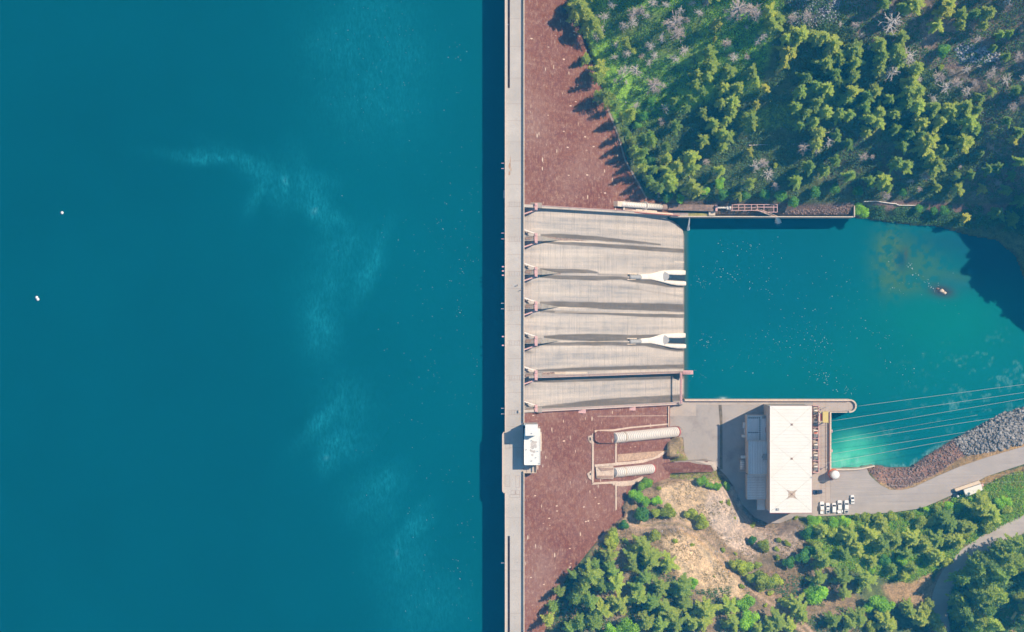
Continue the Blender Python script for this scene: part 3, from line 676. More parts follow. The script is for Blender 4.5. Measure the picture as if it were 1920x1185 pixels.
for i in range(6):                                 # tainter gates: curved skin and a pair of arms
    yt, yb = PY[i], PY[i+1]; ym = (yt+yb)/2
    g_ = thing('spillway_gate', 'red braced spillway gate between piers %s' % ['one and two counted from the top', 'two and three counted from the top', 'three and four counted from the top', 'four and five counted from the top', 'five and six counted from the top', 'six and seven counted from the top'][i], 'gate', (2, ym, 91), 'gates under the crest roadway')
    m = MB(); c_ = (11.5, 93)
    prs = [(c_[0]+11.0*math.cos(t_), c_[1]+11.0*math.sin(t_)) for t_ in np.linspace(R(168), R(194), 8)]
    for (xa, za), (xb, zb) in zip(prs[:-1], prs[1:]): m.beam((xa, yb+1.3, za), (xa, yt-1.3, za), .25, .25); m.add([(xa, yb+1.3, za), (xa, yt-1.3, za), (xb, yt-1.3, zb), (xb, yb+1.3, zb)], [(0, 1, 2, 3)])
    m.build('gate_skin', M_REDP, g_)
    for s_, yy in ((1, yb), (-1, yt)):
        m = MB(); m.beam((11.2, yy+s_*2.2, 95.8), (.8, yy+s_*5.8, 96.4), .6, 1.4); m.build('gate_arm', M_WHITEP if s_ > 0 else M_PINK, g_)
        m = MB(); m.beam((11.2, yy+s_*2.2, 93.4), (.8, yy+s_*5.8, 90.4), .5, 1.0)
        for t_ in (.25, .5, .75): m.beam((11.2-10.4*t_, yy+s_*(2.2+3.6*t_), 94.6), (11.2-10.4*t_-.01, yy+s_*(2.2+3.6*t_)+.5, 94.6), .3, 4)
        m.build('arm_brace', M_REDP, g_)
# lamps / brackets on the upstream parapet
k_ = 0
LB = [(437,'thin red bracket'),(448,'thin red bracket'),(500,'stubby pink bracket'),(508,'stubby pink bracket'),(516,'stubby pink bracket'),(568.5,'thin grey bracket'),(579,'thin grey bracket'),(631,'stubby pink bracket'),(647.5,'stubby pink bracket'),(765.5,'thin grey bracket'),(776,'thin grey bracket'),(306,'thin red bracket'),(316,'thin red bracket'),(1055.5,'thin grey bracket')]
WHERE = {437:'upper one beside the second pier',448:'lower one beside the second pier',500:'uppermost of three beside the third pier',508:'middle of three beside the third pier, with a peaked top',516:'lowest of three beside the third pier',568.5:'upper one beside the fourth pier',579:'lower one beside the fourth pier',631:'upper one beside the fifth pier',647.5:'lower one beside the fifth pier',765.5:'upper one above the control house',776:'lower one above the control house',306:'upper one of the pair by the red dam face',316:'lower one of the pair by the red dam face',1055.5:'single one beside the lower roadway slot'}
for yy, desc in LB:
    p = W(947, yy, 104.8); th = .28 if 'stubby' in desc else .12; ln_ = 1.2 if 'stubby' in desc else 1.5
    br_ = thing('wall_bracket', desc+', '+WHERE[yy], 'bracket', (-3.4, p.y, 104.4), 'brackets on the upstream parapet')
    m = MB(); m.beam((-3.35, p.y, 104.9), (-3.35-ln_, p.y, 104.9), th*2, th); m.build('arm', M_PINK if 'grey' not in desc else M_STEEL, br_)
    m = MB(); m.box(-3.55-ln_, p.y-th*.9, 104.5, -3.3-ln_, p.y+th*.9, 105.1); m.build('end_plate', M_PINK if 'grey' not in desc else M_WHITEP, br_)
p0, p1 = W(946.5, 357, 104.4), W(946.5, 371.5, 104.4)
la = thing('platform_ladder', 'white ladder frame hung on the upstream parapet above the spillway', 'ladder', (-3.5, p1.y, 104))
m = MB(); m.beam((-3.9, p0.y, 104.6), (-3.9, p1.y, 104.6), .14, .14); m.beam((-3.5, p0.y, 104.6), (-3.5, p1.y, 104.6), .1, .1); m.build('rail', M_WHITEP, la)
m = MB()
for t_ in np.linspace(0, 1, 12): yy = p0.y+(p1.y-p0.y)*t_; m.beam((-4.0, yy, 104.55), (-3.4, yy, 104.55), .08, .08)
m.build('rungs', M_WHITEP, la)
# ------------------------------------------------------------------ control house on the crest
ch = thing('control_house', 'white flat-roofed control house with a taller stair tower on the dam crest', 'building', (9, -65, 100))
def wb(px0, py0, px1, py1, zt): a, b = W(px0, py0, zt), W(px1, py1, zt); return (min(a.x, b.x), min(a.y, b.y), max(a.x, b.x), max(a.y, b.y))
x0, y0, x1, y1 = wb(982.6, 817, 1013.2, 872, 111)
m = MB(); m.box(x0+.15, y0+.15, 88, x1-.15, y1+3, 110.5); m.build('wall', M_WALL, ch)
m = MB(); m.box(x0, y0, 110.5, x1, y1+3.4, 110.9); m.box(x0, y0, 110.9, x0+.2, y1, 111.1); m.box(x1-.2, y0, 110.9, x1, y1, 111.1); m.box(x0, y0, 110.9, x1, y0+.2, 111.1)
rf = m.build('roof', M_WROOF, ch)
a0, b0, a1, b1 = wb(985, 795.5, 1008.5, 817, 116.5)
m = MB(); m.box(a0+.15, b0+.15, 90, a1-.15, b1-.15, 116.1); m.build('stair_tower', M_WALL, ch)
m = MB(); m.box(a0, b0, 116.1, a1, b1, 116.5); m.box(a0, b1-.15, 116.5, a1, b1, 116.7); m.box(a0, b0, 116.5, a0+.15, b1, 116.7); m.build('tower_roof', M_WROOF, ch)
m = MB(); m.pbox(1013.3, 813, 1015.6, 846, 104, 109.5); m.pbox(1009.5, 811, 1015.6, 813.4, 104, 109.5); m.build('side_ledge', M_CREAM, ch)
m = MB(); m.pbox(982.3, 795, 985.2, 799, 100, 112.0); m.build('corner_parapet', M_WROOF, ch)
for a, b in ((997,812.5),(987,843),(1008,846),(997,864),(1011,869),(1005,858),(997,826)): p = W(a, b, 111 if b > 817 else 116.5); m = MB(); m.lathe((p.x, p.y, p.z-.05), [(.22, 0), (.22, .5), (.1, .55)], 8); m.build('roof_vent', M_STEEL, rf)
m = MB()
for k_, (a, b, s_) in enumerate(((1000,832,1.6),(998,838,1.2),(1003,836,1.3),(996,845,.9),(1001,847,.9),(998,853,.7),(1004,829,.8))):
    p = W(a, b, 110.905); n_ = 9; m.add([(p.x+s_*(.5+.6*random.random())*math.cos(t_), p.y+s_*(.5+.6*random.random())*math.sin(t_), 110.905+.001*k_) for t_ in np.linspace(0, 6.28, n_, endpoint=False)], [tuple(range(n_))])
m.build('roof_stain', plain('roof_grime', (.52, .47, .42), .35, 1.6), rf)
lp = thing('stair_landing', 'small concrete stair landing with railings below the control house', 'landing', (7, -70.5, 104))
x0, y0, x1, y1 = wb(979.5, 872.5, 1006, 887, 104.6)
m = MB(); m.box(x0, y0, 99, x1, y1, 104.0); m.build('slab', M_CON, lp)
m = MB(); m.box(x0, y0, 104, x1, y0+.25, 105.1); m.box(x1-.25, y0, 104, x1, y1, 105.1); m.box(x1-2.0, y0, 104, x1-1.75, y1, 104.8); m.box(x1-4.4, y0, 104, x1-4.25, y1-1, 104.4); m.build('railing', M_CREAM, lp)
# ------------------------------------------------------------------ regulating outlets on the chute
def outlet(dy, label):
    st_ = [(1198,514.5,522.8),(1220,513.3,523.6),(1228,511.2,525.2),(1236,508.8,527.4),(1246,506.8,529.8)]
    o_ = thing('outlet_works', label, 'outlet', tuple(W(1240, 519, 8)-Vector((0, dy, 0))), 'white forked outlets at the foot of the spillway')
    def zt(px): return np.interp(px, [1180, 1198, 1246, 1262, 1286], [35, 29, 15, 11, 3.2])
    def loft(rows, name, mat, round_=0):
        v_ = []; f_ = []; nn = 9
        for px, ya, yb in rows:
            z = float(zt(px)); a = W(px, ya, z); b = W(px, yb, z)
            for j in range(nn):
                t_ = j/(nn-1); hgt = round_*(math.sin(math.pi*t_)**.6)
                v_.append((a.x, a.y+(b.y-a.y)*t_-dy, z-round_+hgt))
            v_.append((a.x, b.y-dy, min(z-1, float(chute(a.x)))-4)); v_.append((a.x, a.y-dy, min(z-1, float(chute(a.x)))-4))
        n = nn+2
        for i in range(len(rows)-1):
            for j in range(n): a_, b_ = i*n+j, i*n+(j+1) % n; f_.append((a_, b_, b_+n, a_+n))
        f_.append(tuple(range(n))[::-1]); f_.append(tuple(range((len(rows)-1)*n, len(rows)*n)))
        m = MB(); m.add(v_, f_); return m.build(name, mat, o_)
    loft(st_, 'outlet_body', M_WHITEP, .5)
    loft([(1234,508.9,512.6),(1246,506.8,514.2),(1262,506.2,515.2),(1278,506.2,515.8),(1285.5,507.2,515.2)], 'wing_wall', M_WHITEP, .8)
    loft([(1234,524.0,527.2),(1246,525.2,530.2),(1258,526.2,533.2),(1270,526.8,535.0),(1282,527.0,535.6),(1286.5,528,535)], 'wing_wall', M_WHITEP, .8)
    m = MB()
    for r_, zz in ((4.6, 15.2), (3.6, 15.5), (2.6, 15.8)):
        c_ = W(1238, 518.3, 15); ps = [(c_.x+r_*math.cos(t_), c_.y-dy+r_*.62*math.sin(t_)) for t_ in np.linspace(-1.5, 1.5, 12)]
        m.prism(ps, 12, zz-.2*0)
    m.build('flow_deflector', M_STEEL, o_)
    m = MB()
    pts = [W(px, 519.6-(1200-px)*.02, float(zt(px))+.2)-Vector((0, dy, 0)) for px in np.linspace(1181, 1200, 12)]
    m.tube(pts, [1.1+.1*(i % 2) for i in range(12)], 12); m.build('conduit', M_STEEL, o_, smooth=True)
    m = MB(); q_ = [CP(px, yy, 1.2)-Vector((0, dy, 0)) for px, yy in ((1248,515.8),(1284.5,515.8),(1284.5,526.5),(1248,523.5))]
    m.add(q_, [(3, 2, 1, 0)]); m.build('outlet_slot', plain('wet_shaded_slot', (.03, .045, .06), .3, 1, .4), o_)  # wet channel floor, coloured dark for the shade between the arms
    m = MB(); c_ = W(1177, 518, 37); m.beam(CP(1176.5, 513.2, .6)-Vector((0, dy, 0)), CP(1194, 514.0, .6)-Vector((0, dy, 0)), .5, 2); m.beam(CP(1176.5, 524, .5)-Vector((0, dy, 0)), CP(1192, 524, .5)-Vector((0, dy, 0)), .4, 2)
    m.build('recess_kerb', M_CREAM, o_)
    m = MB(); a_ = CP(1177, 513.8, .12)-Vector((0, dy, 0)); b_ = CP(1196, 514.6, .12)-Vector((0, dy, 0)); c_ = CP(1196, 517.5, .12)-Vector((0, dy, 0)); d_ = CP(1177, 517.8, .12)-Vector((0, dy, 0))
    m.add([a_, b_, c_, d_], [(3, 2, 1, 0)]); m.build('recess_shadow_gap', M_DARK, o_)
outlet(0, 'upper of the two white forked outlet mouths at the spillway toe')
outlet(118.6*K*.99, 'lower of the two white forked outlet mouths at the spillway toe')
# ------------------------------------------------------------------ yard, walls and powerhouse
ZY = 8.0
def wpoly(pl, z): return [tuple(W(a, b, z)[:2]) for a, b in pl]
def sheet(name, pl, z, mat, thick=.5, kind='structure'):
    m = MB(); m.prism(wpoly(pl, z), z-thick, z); return tag(m.build(name, mat), kind=kind)
YP = [(1255,751.5),(1598,751.5),(1601,758),(1601,764),(1597,771),(1557,771),(1557,881),(1530,970),(1495,968),(1462,981),(1440,981),(1415,970),(1392,946),(1378,916),(1362,893),(1346,876),(1335,868),(1290,866),(1283,846),(1281,820),(1255,817)]
sheet('yard_pavement', YP, ZY, M_YARD, 9)
sheet('apron_pavement', [(1524,752),(1597,753),(1600,760),(1597,770),(1556.6,771),(1556.6,881),(1557,967),(1524,968)], ZY+.006, M_APRON, .3)
sheet('pale_slab', [(1256,754.5),(1305,754.5),(1305,780),(1256,780)], ZY+.012, M_CON, .3)
sheet('pale_strip', [(1305,754.5),(1440,754.5),(1440,758.6),(1305,758.6)], ZY+.012, M_CON, .3)
sheet('drain_strip', [(1347,759),(1353,759),(1354.5,775),(1355,880),(1349,880),(1350,800)], ZY+.012, plain('damp_joint', (.16, .13, .09), .4, .8), .3)
sheet('parking_asphalt', [(1557,881.5),(1626,879.5),(1630,890),(1640,900),(1652,910),(1668,918),(1690,919),(1712,914),(1760,891.5),(1800,874.5),(1850,857.5),(1925,835.5),(2100,785),
      (2100,822),(1925,868.5),(1850,893),(1790,926),(1740,948),(1720,954),(1680,960),(1640,963),(1557,967)], ZY+.02, M_ASPH, .4)
m = MB()
for x_ in (1539.5, 1548.2): m.pbox(x_-.25, 775, x_+.25, 958, ZY, ZY+.045)
for y_, x0, x1 in ((916,1526,1549),(924,1526,1549)): m.pbox(x0, y_-.25, x1, y_+.25, ZY, ZY+.05)
for y_ in np.arange(836, 880, 9.5): m.pbox(1536, y_-.15, 1556, y_+.15, ZY, ZY+.04)
tag(m.build('gantry_rails', M_RUST), 'thin rusty rail tracks set in the pavement beside the powerhouse', 'rails')
m_v = []; m_f = []
rc = [W(a, b, 18) for a, b in ROAD2]; fine = []
for p, q in zip(rc[:-1], rc[1:]):
    for t in np.linspace(0, 1, 8, endpoint=False): fine.append(p.lerp(q, t))
for _ in range(6): fine = [fine[0]]+[(fine[i-1]+fine[i]*2+fine[i+1])/4 for i in range(1, len(fine)-1)]+[fine[-1]]
for i, p in enumerate(fine):
    d = (fine[min(i+1, len(fine)-1)]-fine[max(i-1, 0)]).normalized(); n_ = Vector((-d.y, d.x, 0))
    for s_ in (-4.2, -1.4, 1.4, 4.2): q = p+n_*s_; m_v.append((q.x, q.y, float(road2_z(np.array(q.y)))+.18))
for i in range(len(fine)-1):
    for j in range(3): a = 4*i+j; m_f.append((a, a+1, a+5, a+4))
tag(obj('lower_road', mkmesh('lower_road', m_v, m_f, M_ASPH)), kind='structure')
# river wall with rounded nose
rw = thing('river_wall', 'long cream parapet wall along the tailrace ending in a rounded nose', 'wall', tuple(W(1440, 751, 8)))
m = MB()
p0, p1 = W(1285, 751.5, 9.2), W(1594, 751.5, 9.2); p2 = W(1594, 771, 9.2)
m.box(W(1285,0,0).x-1, p0.y-.1, -5, p1.x, p0.y+.75, 9.2)
m.build('wall_face', M_CREAM, rw)
m = MB(); cxn, cyn, rn = p1.x, (p1.y+p2.y)/2, (p1.y-p2.y)/2
m.prism([(cxn+(rn+.75)*math.cos(t), cyn+(rn+.75)*math.sin(t)) for t in np.linspace(R(90), R(-90), 22)], -5, ZY-.02)
m.build('nose_base', M_CON, rw)
m = MB()
arc = [(cxn+(rn+.35)*math.cos(t), cyn+(rn+.35)*math.sin(t)) for t in np.linspace(R(90), R(-100), 22)]
for a, b in zip(arc[:-1], arc[1:]): m.beam((a[0], a[1], 9.3), (b[0], b[1], 9.3), .75, 2.4)
m.build('nose_parapet', M_CREAM, rw)
m = MB(); e = W(1557, 771, ZY); m.box(e.x, p2.y-.75, -5, cxn, p2.y-.25, ZY+.35); m.build('nose_kerb', M_CREAM, rw)
m = MB()
for px in np.arange(1290, 1594, 3.4): a = W(px, 751.5, 9.2); m.box(a.x-.06, p0.y-.1, 9.2, a.x+.06, p0.y+.0, 10.2)
m.box(W(1288,0,9).x, p0.y-.1, 10.2, p1.x, p0.y-.02, 10.28); m.build('railing', M_PINK, rw)
bw = thing('basin_wall', 'cream wall around the green outflow basin east of the powerhouse', 'wall', tuple(W(1557, 830, 8)))
m = MB(); a = W(1556.2, 772, 9.6); b = W(1558.8, 881, 9.6); m.box(a.x, b.y, -5, b.x, a.y, 9.6); m.build('side_wall', M_CREAM, bw)
m = MB(); pts = [W(1556.5, 880.3, 9.2), W(1580, 880.8, 9.2), W(1600, 880.5, 9.2), W(1615, 879, 9.2), W(1628, 876.3, 9.2), W(1640, 873.5, 9.2)]
for p, q in zip(pts[:-1], pts[1:]): m.beam(p, q, .75, 13)
m.build('end_wall', M_CREAM, bw)
m = MB(); a = W(1555.4, 775, 10.4); b = W(1555.8, 879, 10.4); m.box(a.x, b.y, 10.3, b.x, a.y, 10.42)
for yy in np.arange(b.y, a.y, 2.0): m.box(a.x, yy, ZY, b.x, yy+.08, 10.3)
m.build('railing', M_TRIM, bw)
for py_, nm in ((808.5, 'upper'), (845.5, 'lower')):
    t_ = thing('wall_fixture', f'{nm} small pink fixture hung on the basin wall', 'fixture', tuple(W(1559.5, py_, 9)), 'fixtures on the basin wall')
    MB().pbox(1559, py_-2.6, 1561.2, py_-.3, 8, 9.4).build('box', M_PINK, t_); MB().pbox(1559, py_+.1, 1561.2, py_+2.4, 8, 9.4).build('box', M_PINK, t_)
# powerhouse
ph = thing('powerhouse', 'large powerhouse with white panelled roof and grey lower annexes on its west side', 'building', tuple(W(1480, 860, ZY)))
ZR = 37.0
x0, y0, x1, y1 = wb(1443.5, 761, 1522.3, 961.5, ZR)
m = MB(); m.box(x0+.25, y0+.25, ZY-1, x1-.25, y1-.25, ZR-.5); m.build('wall', M_WALL, ph)
m = MB(); m.box(x0-.15, y0-.25, ZR-.55, x1+.15, y1+.1, ZR-.12); m.build('roof_trim', M_TRIM, ph)
m = MB(); bays = 3; m.box(x0, y0, ZR-.12, x1, y1, ZR); m.box(x0, y0, ZR, x0+.25, y1, ZR+.12); m.box(x1-.9, y0, ZR, x1-.8, y1, ZR+.06)
prf = m.build('roof', M_WROOF, ph)
M_SEAM = plain('roof_seam', (.50, .45, .35), .1, 1, .6)
m = MB()
yy = y0
k_ = 0
while yy < y1-1:
    yy += 1.55+.25*(k_ % 3); k_ += 1
    if yy < y1-.4: m.box(x0+.6, yy-.045, ZR, x1-1.2, yy+.045, ZR+.03)
m.build('panel_seam', plain('faint_seam', (.56, .53, .44), .1, 1, .6), prf)
m = MB()
def pr(px, py, z=ZR+.035): p = W(px, py, z); return (p.x, p.y, z)
CX = 1484.5
for yc, ya, yb in ((796, 762, 828), (860, 828, 895), (927, 895, 958)):
    for ax_ in (1446, 1521):
        for yq in (ya, yb): m.beam(pr(CX, yc), pr(ax_, yq), .10, .03)
m.build('diagonal_gutter', M_SEAM, prf)
M_GRIME = plain('roof_rust_stain', (.52, .42, .33), .3, 1.2, .7)
for yc, r_ in ((796, .9), (860, 1.1), (927, 3.3)):
    m = MB(); p = W(CX, yc, ZR)
    if r_ > 2:
        n_ = 16; m.add([(p.x+r_*(.55+.45*((k % 4) == 2))*math.cos(t), p.y+r_*(.55+.45*((k % 4) == 2))*math.sin(t), ZR+.008) for k, t in enumerate(np.linspace(0, 6.283, n_, endpoint=False))], [tuple(range(n_))])
        m.build('drain_stain', M_GRIME, prf); m = MB()
    m.lathe((p.x, p.y, ZR), [(.55, 0), (.55, .1), (.25, .14), (.25, .3), (.05, .32)], 12); m.build('roof_drain', M_RUST, prf)
    m = MB()
    for dx, dy in ((1, 1), (1, -1), (-1, 1), (-1, -1)): m.beam((p.x, p.y, ZR+.06), (p.x+dx*(.65 if r_ < 2 else 2.6), p.y+dy*(.55 if r_ < 2 else 2.2), ZR+.06), .2, .04)
    m.build('drain_grime', M_RUST, prf)
m = MB(); a = W(1458.5, 955, ZR+.6); m.box(a.x-.7, a.y-.55, ZR, a.x+.7, a.y+.55, ZR+.5); m.box(a.x-.5, a.y-.4, ZR+.5, a.x+.5, a.y+.4, ZR+.62); m.build('roof_hatch', M_STEEL, prf)
m = MB(); 
for px, py in ((1443.5,827),(1443.8,760.6),(1522,895),(1522,858)): a = W(px, py, ZR+.4); m = MB(); m.box(a.x-.25, a.y-.25, ZR-.6, a.x+.25, a.y+.25, ZR+.4); m.build('rooftop_light', M_STEEL, ph)
# annexes on the west side
def annex(nm, px0, py0, px1, py1, zt, roofmat, rib=None, lab=None):
    a0, b0, a1, b1 = wb(px0, py0, px1, py1, zt)
    m = MB(); m.box(a0+.1, b0+.1, ZY-1, x0+.2, b1-.1, zt-.3); m.build(nm+'_wall', M_WALL, ph)
    m = MB(); m.box(a0, b0, zt-.3, x0+.2, b1, zt)
    r_ = m.build(nm+'_roof', roofmat, ph)
    m = MB(); m.box(a0, b0, zt, a0+.28, b1, zt+.4); m.box(a0+.28, b0, zt, x0+.2, b0+.22, zt+.4); m.box(a0+.28, b1-.22, zt, x0+.2, b1, zt+.4); m.build('roof_kerb', M_WHITEP, r_)
    if rib:
        m = MB()
        if rib == 'y':
            for t in np.arange(a0+1, x0, 1.3): m.box(t, b0+.25, zt, t+.08, b1-.25, zt+.08)
        else:
            for t in np.arange(b0+.8, b1-.4, 1.3): m.box(a0+.3, t, zt, x0, t+.08, zt+.08)
        m.build('roof_ribs', M_STEEL, r_)
    return r_, a0, b0, a1, b1
r_, a0, b0, a1, b1 = annex('entrance', 1400, 778.5, 1440, 827, 18.5, M_GROOF)
m = MB()
def pane(px, py, zz=18.5, sx_=2.4, sy_=2.0): p = W(px, py, zz); m = MB(); m.box(p.x-.31, p.y-.27, zz+.003, p.x+.31, p.y+.27, zz+.16); m.build('skylight', M_DARK, r_)
for k in range(6): pane(1404.5+3.9*k, 783.5)
for k in range(10): pane(1424.7, 787.5+3.95*k)
for k in range(5): pane(1404.5+3.9*k, 811)
m = MB(); p = W(1434, 782.5, 19.5); m.box(p.x-1.3, p.y-.6, 18.5, p.x+1.3, p.y+.6, 19.7); m.build('roof_unit', M_STEEL, r_)
m = MB(); p = W(1436.5, 806, 19); m.box(p.x-.3, p.y-1.4, 18.5, p.x+.3, p.y+1.4, 18.8); m.build('red_panel', M_REDP, r_)
r2, *_ = annex('control_wing', 1402.3, 826.5, 1440, 889.5, 22.5, M_GROOF, 'y')
p = W(1437, 857, 24); m = MB(); m.box(p.x-1.6, p.y-1.5, 22.5, p.x+.9, p.y+1.5, 24.2); m.box(p.x-2.2, p.y-.5, 22.5, p.x-1.6, p.y+.5, 23.5); m.build('roof_unit', M_STEEL, r2)
annex('service_wing', 1400.3, 889.5, 1440, 936.5, 18.0, M_GROOF, 'x')
annex('store_room', 1419.3, 936.6, 1440, 956.3, 14.5, M_GROOF)
tk = thing('service_tank', 'grey horizontal tank with ribs on a fenced pad west of the powerhouse', 'tank', tuple(W(1392, 871, ZY)))
m = MB(); a = W(1392, 863.5, 11); b = W(1392, 880, 11); m.tube([a+Vector((0, -.1, 0)), a, b, b+Vector((0, .1, 0))], [.5, 1.15, 1.15, .5], 14); m.build('tank_body', M_GROOF, tk, True)
m = MB()
for py in (865, 869, 873, 877): p = W(1392, py, 11); m.tube([(p.x, p.y-.12, p.z), (p.x, p.y+.12, p.z)], 1.22, 14)
m.build('tank_band', M_STEEL, tk)
m = MB(); m.pbox(1385, 857, 1399, 885, ZY, ZY+.3); m.build('pad', M_CON, tk)
m = MB()
for px, py in [(1385.3, y) for y in range(858, 885, 4)]+[(x, 884.5) for x in range(1386, 1400, 4)]: p = W(px, py, ZY); m.box(p.x-.06, p.y-.06, ZY, p.x+.06, p.y+.06, ZY+1.6)
m.build('fence_posts', M_WHITEP, tk)
for (a_, b_, c_, d_, h_, lb_) in ((1390,854.5,1399.5,859.5,11,'white duct box above the horizontal tank'),(1391.5,815.5,1399,820.3,12,'bright white cabinet west of the entrance annex'),
                                 (1393.5,792,1399,803,10.5,'grey cooling unit beside the entrance annex wall'),(1395.5,804,1399.5,813.5,9.6,'low green-grey cabinet against the entrance annex')):
    t_ = thing('equipment_cabinet', lb_, 'cabinet', tuple(W((a_+c_)/2, (b_+d_)/2, ZY)))
    MB().pbox(a_, b_, c_, d_, ZY, h_).build('housing', M_WHITE if 'white' in lb_ else M_GROOF, t_, bevel=.06)
    MB().pbox(a_+.8, b_+.8, c_-.8, d_-.8, h_-.1, h_+.25).build('lid', M_GROOF, t_)
# transformer bay
for i, py in enumerate((769, 790, 811.5, 833, 853, 874)):
    big = i != 2
    t_ = thing('transformer', ('orange-topped small transformer third from the north in the powerhouse bay' if i == 2 else 'cream transformer with grey cooling fins, %s in the powerhouse bay' % ['northernmost', 'second from the north', '', 'fourth from the north', 'fifth from the north', 'southernmost'][i]), 'transformer', tuple(W(1530, py, ZY)), 'transformers in a row beside the powerhouse')
    m = MB(); m.pbox(1525.5, py-5.2, 1533.3, py+2.8, ZY, 13); m.build('tank_body', M_CREAM if i != 2 else M_WHITEP, t_, bevel=.1)
    for k in range(6):
        m = MB(); q = py+3.3+k*.85; m.pbox(1526, q, 1533, q+.4, ZY+.6, 12.2); m.build('cooling_fin', M_STEEL, t_)
    for k, (dx, dy) in enumerate(((-2, -2.5), (.3, -2.6), (2.4, -2.4))):
        p = W(1529.6+dx, py+dy, 13); m = MB(); m.lathe(tuple(p), [(.22, 0), (.3, .3), (.2, .5), (.28, .8), (.12, 1.5)], 8); m.build('bushing', M_RUST if k != 1 else M_DARK, t_)
    m = MB(); m.pbox(1527, py-.8, 1532.6, py+1.6, 13, 13.5); m.build('top_plate', M_ORANGE if i == 2 else M_WHITEP, t_)
m = MB()
for py in (761, 886): m.pbox(1524.6, py-.6, 1535.2, py+.6, ZY, 12)
m.pbox(1534.6, 761, 1535.6, 886, ZY, 9.6)
for py in (780, 801, 822, 843, 864): m.pbox(1524.6, py-.4, 1534.6, py+.4, ZY, 11.5)
tag(m.build('transformer_bay_wall', M_PINK), 'low pinkish wall enclosing the row of transformers', 'wall')
# gantry crane
gc = thing('gantry_crane', 'pale yellow gantry crane standing at the north end of the tailrace deck', 'crane', tuple(W(1548, 782, ZY)))
m = MB(); m.pbox(1542.6, 771.5, 1553.2, 792.5, 17.2, 18); m.build('bridge_cover', M_YEL, gc, bevel=.08)
m = MB()
for px in (1538.5, 1552.5):
    for py in (773, 792): p = W(px, py, 17); m.box(p.x-.25, p.y-.25, ZY, p.x+.25, p.y+.25, 17.2)
m.build('leg_frame', M_YEL, gc)
m = MB()
for py in (773, 792): m.pbox(1536.8, py-.5, 1543, py+.5, 16, 16.8)
m.pbox(1536.2, 772, 1537.4, 793, 16, 16.8); m.build('cantilever', M_WHITEP, gc)
m = MB(); m.pbox(1538, 776, 1542.4, 789, 14, 17); m.build('hoist_trolley', M_REDP, gc)
for i, (px, py) in enumerate(((1537.8, 763.5), (1547.8, 763.5), (1548.6, 875))):
    t_ = thing('bollard_lamp', ['short dark lamp post at the west head of the gantry rails', 'short dark lamp post at the east head of the gantry rails', 'short dark lamp post just above the white domed tank'][i], 'lamp', tuple(W(px, py, ZY)))
    p = W(px, py, ZY); MB().tube([(p.x, p.y, ZY), (p.x, p.y, ZY+3.2)], .1, 6).build('pole', M_STEEL, t_); MB().box(p.x-.3, p.y-.3, ZY+3.2, p.x+.3, p.y+.3, ZY+3.5).build('lamp_head', M_STEEL, t_)
# domed tank
tn = thing('domed_tank', 'round white domed tank with an orange ring wall at the basin corner', 'tank', tuple(W(1561.5, 888.5, ZY)))
p = W(1562.2, 888.5, ZY)
m = MB(); m.lathe((p.x, p.y, ZY), [(2.75, 0), (2.75, 1.6)], 30); m.build('ring_base', M_ORANGE, tn)
m = MB(); m.lathe((p.x, p.y, ZY+1.6), [(2.2, 0), (2.2, 5.2), (2.35, 5.3), (1.9, 5.75), (1.2, 6.1), (.1, 6.3)], 30); m.build('tank_shell', M_WHITE, tn, True)
m = MB()
for t in np.linspace(0, 6.283, 20, endpoint=False): m.box(p.x+2.68*math.cos(t)-.05, p.y+2.68*math.sin(t)-.05, ZY+1.6, p.x+2.68*math.cos(t)+.05, p.y+2.68*math.sin(t)+.05, ZY+2.6)
m.build('ring_railing', M_ORANGE, tn)
# penstocks on the south face
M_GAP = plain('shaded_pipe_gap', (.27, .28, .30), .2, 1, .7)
def rib_pipe(name, a, b, rad, label, band_at=None, group=None, ribstep=1.42, mat=None, endcaps=True):
    t_ = thing(name, label, 'pipe', tuple((a+b)/2), group)
    d = (b-a); L = d.length; d.normalize()
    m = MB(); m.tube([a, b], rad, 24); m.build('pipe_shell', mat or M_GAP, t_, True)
    m = MB(); s_ = .5
    while s_ < L: m.tube([a+d*(s_-.42), a+d*(s_-.3), a+d*(s_+.3), a+d*(s_+.42)], [rad+.05, rad+.3, rad+.3, rad+.05], 24); s_ += ribstep
    m.build('stiffener_rings', M_WHITEP, t_)
    for q in (band_at or []): MB().tube([a+d*(q-.35), a+d*(q+.35)], rad+.5, 24).build('pipe_collar', M_CREAM, t_)
    MB().tube([b-d*.4, b+d*.5], rad+.42, 24).build('end_ring', M_TRIM, t_)
    return t_
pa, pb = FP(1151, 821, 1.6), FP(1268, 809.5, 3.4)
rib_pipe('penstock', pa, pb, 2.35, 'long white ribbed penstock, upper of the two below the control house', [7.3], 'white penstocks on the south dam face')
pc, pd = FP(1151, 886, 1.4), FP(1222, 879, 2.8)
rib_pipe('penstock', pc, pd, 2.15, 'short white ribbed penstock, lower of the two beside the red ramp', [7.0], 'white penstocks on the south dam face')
def face_box(pl, dz0, dz1, name, mat, parent): # prism standing on the sloping face
    P0 = [FP(a, b, dz1) for a, b in pl]; m = MB(); m.prism([(p.x, p.y) for p in P0], [p.z-(dz1-dz0) for p in P0], [p.z for p in P0]); return m.build(name, mat, parent)
it = thing('intake_block', 'stained concrete intake blocks and cream ledges around the upper ends of the penstocks', 'structure', tuple(FP(1130, 850)))
face_box([(1115,812),(1122,808),(1150,809.5),(1152,821),(1151,831),(1125,831),(1115,826)], -2, 2.6, 'block', M_RED, it)
face_box([(1117,876),(1150,874),(1152,886),(1150,898),(1119,897)], -2, 1.6, 'block', M_BERM, it)
face_box([(1122,876.5),(1150,877.5),(1150,881),(1128,883.5)], 1, 2.3, 'stained_top', M_RUST, it)
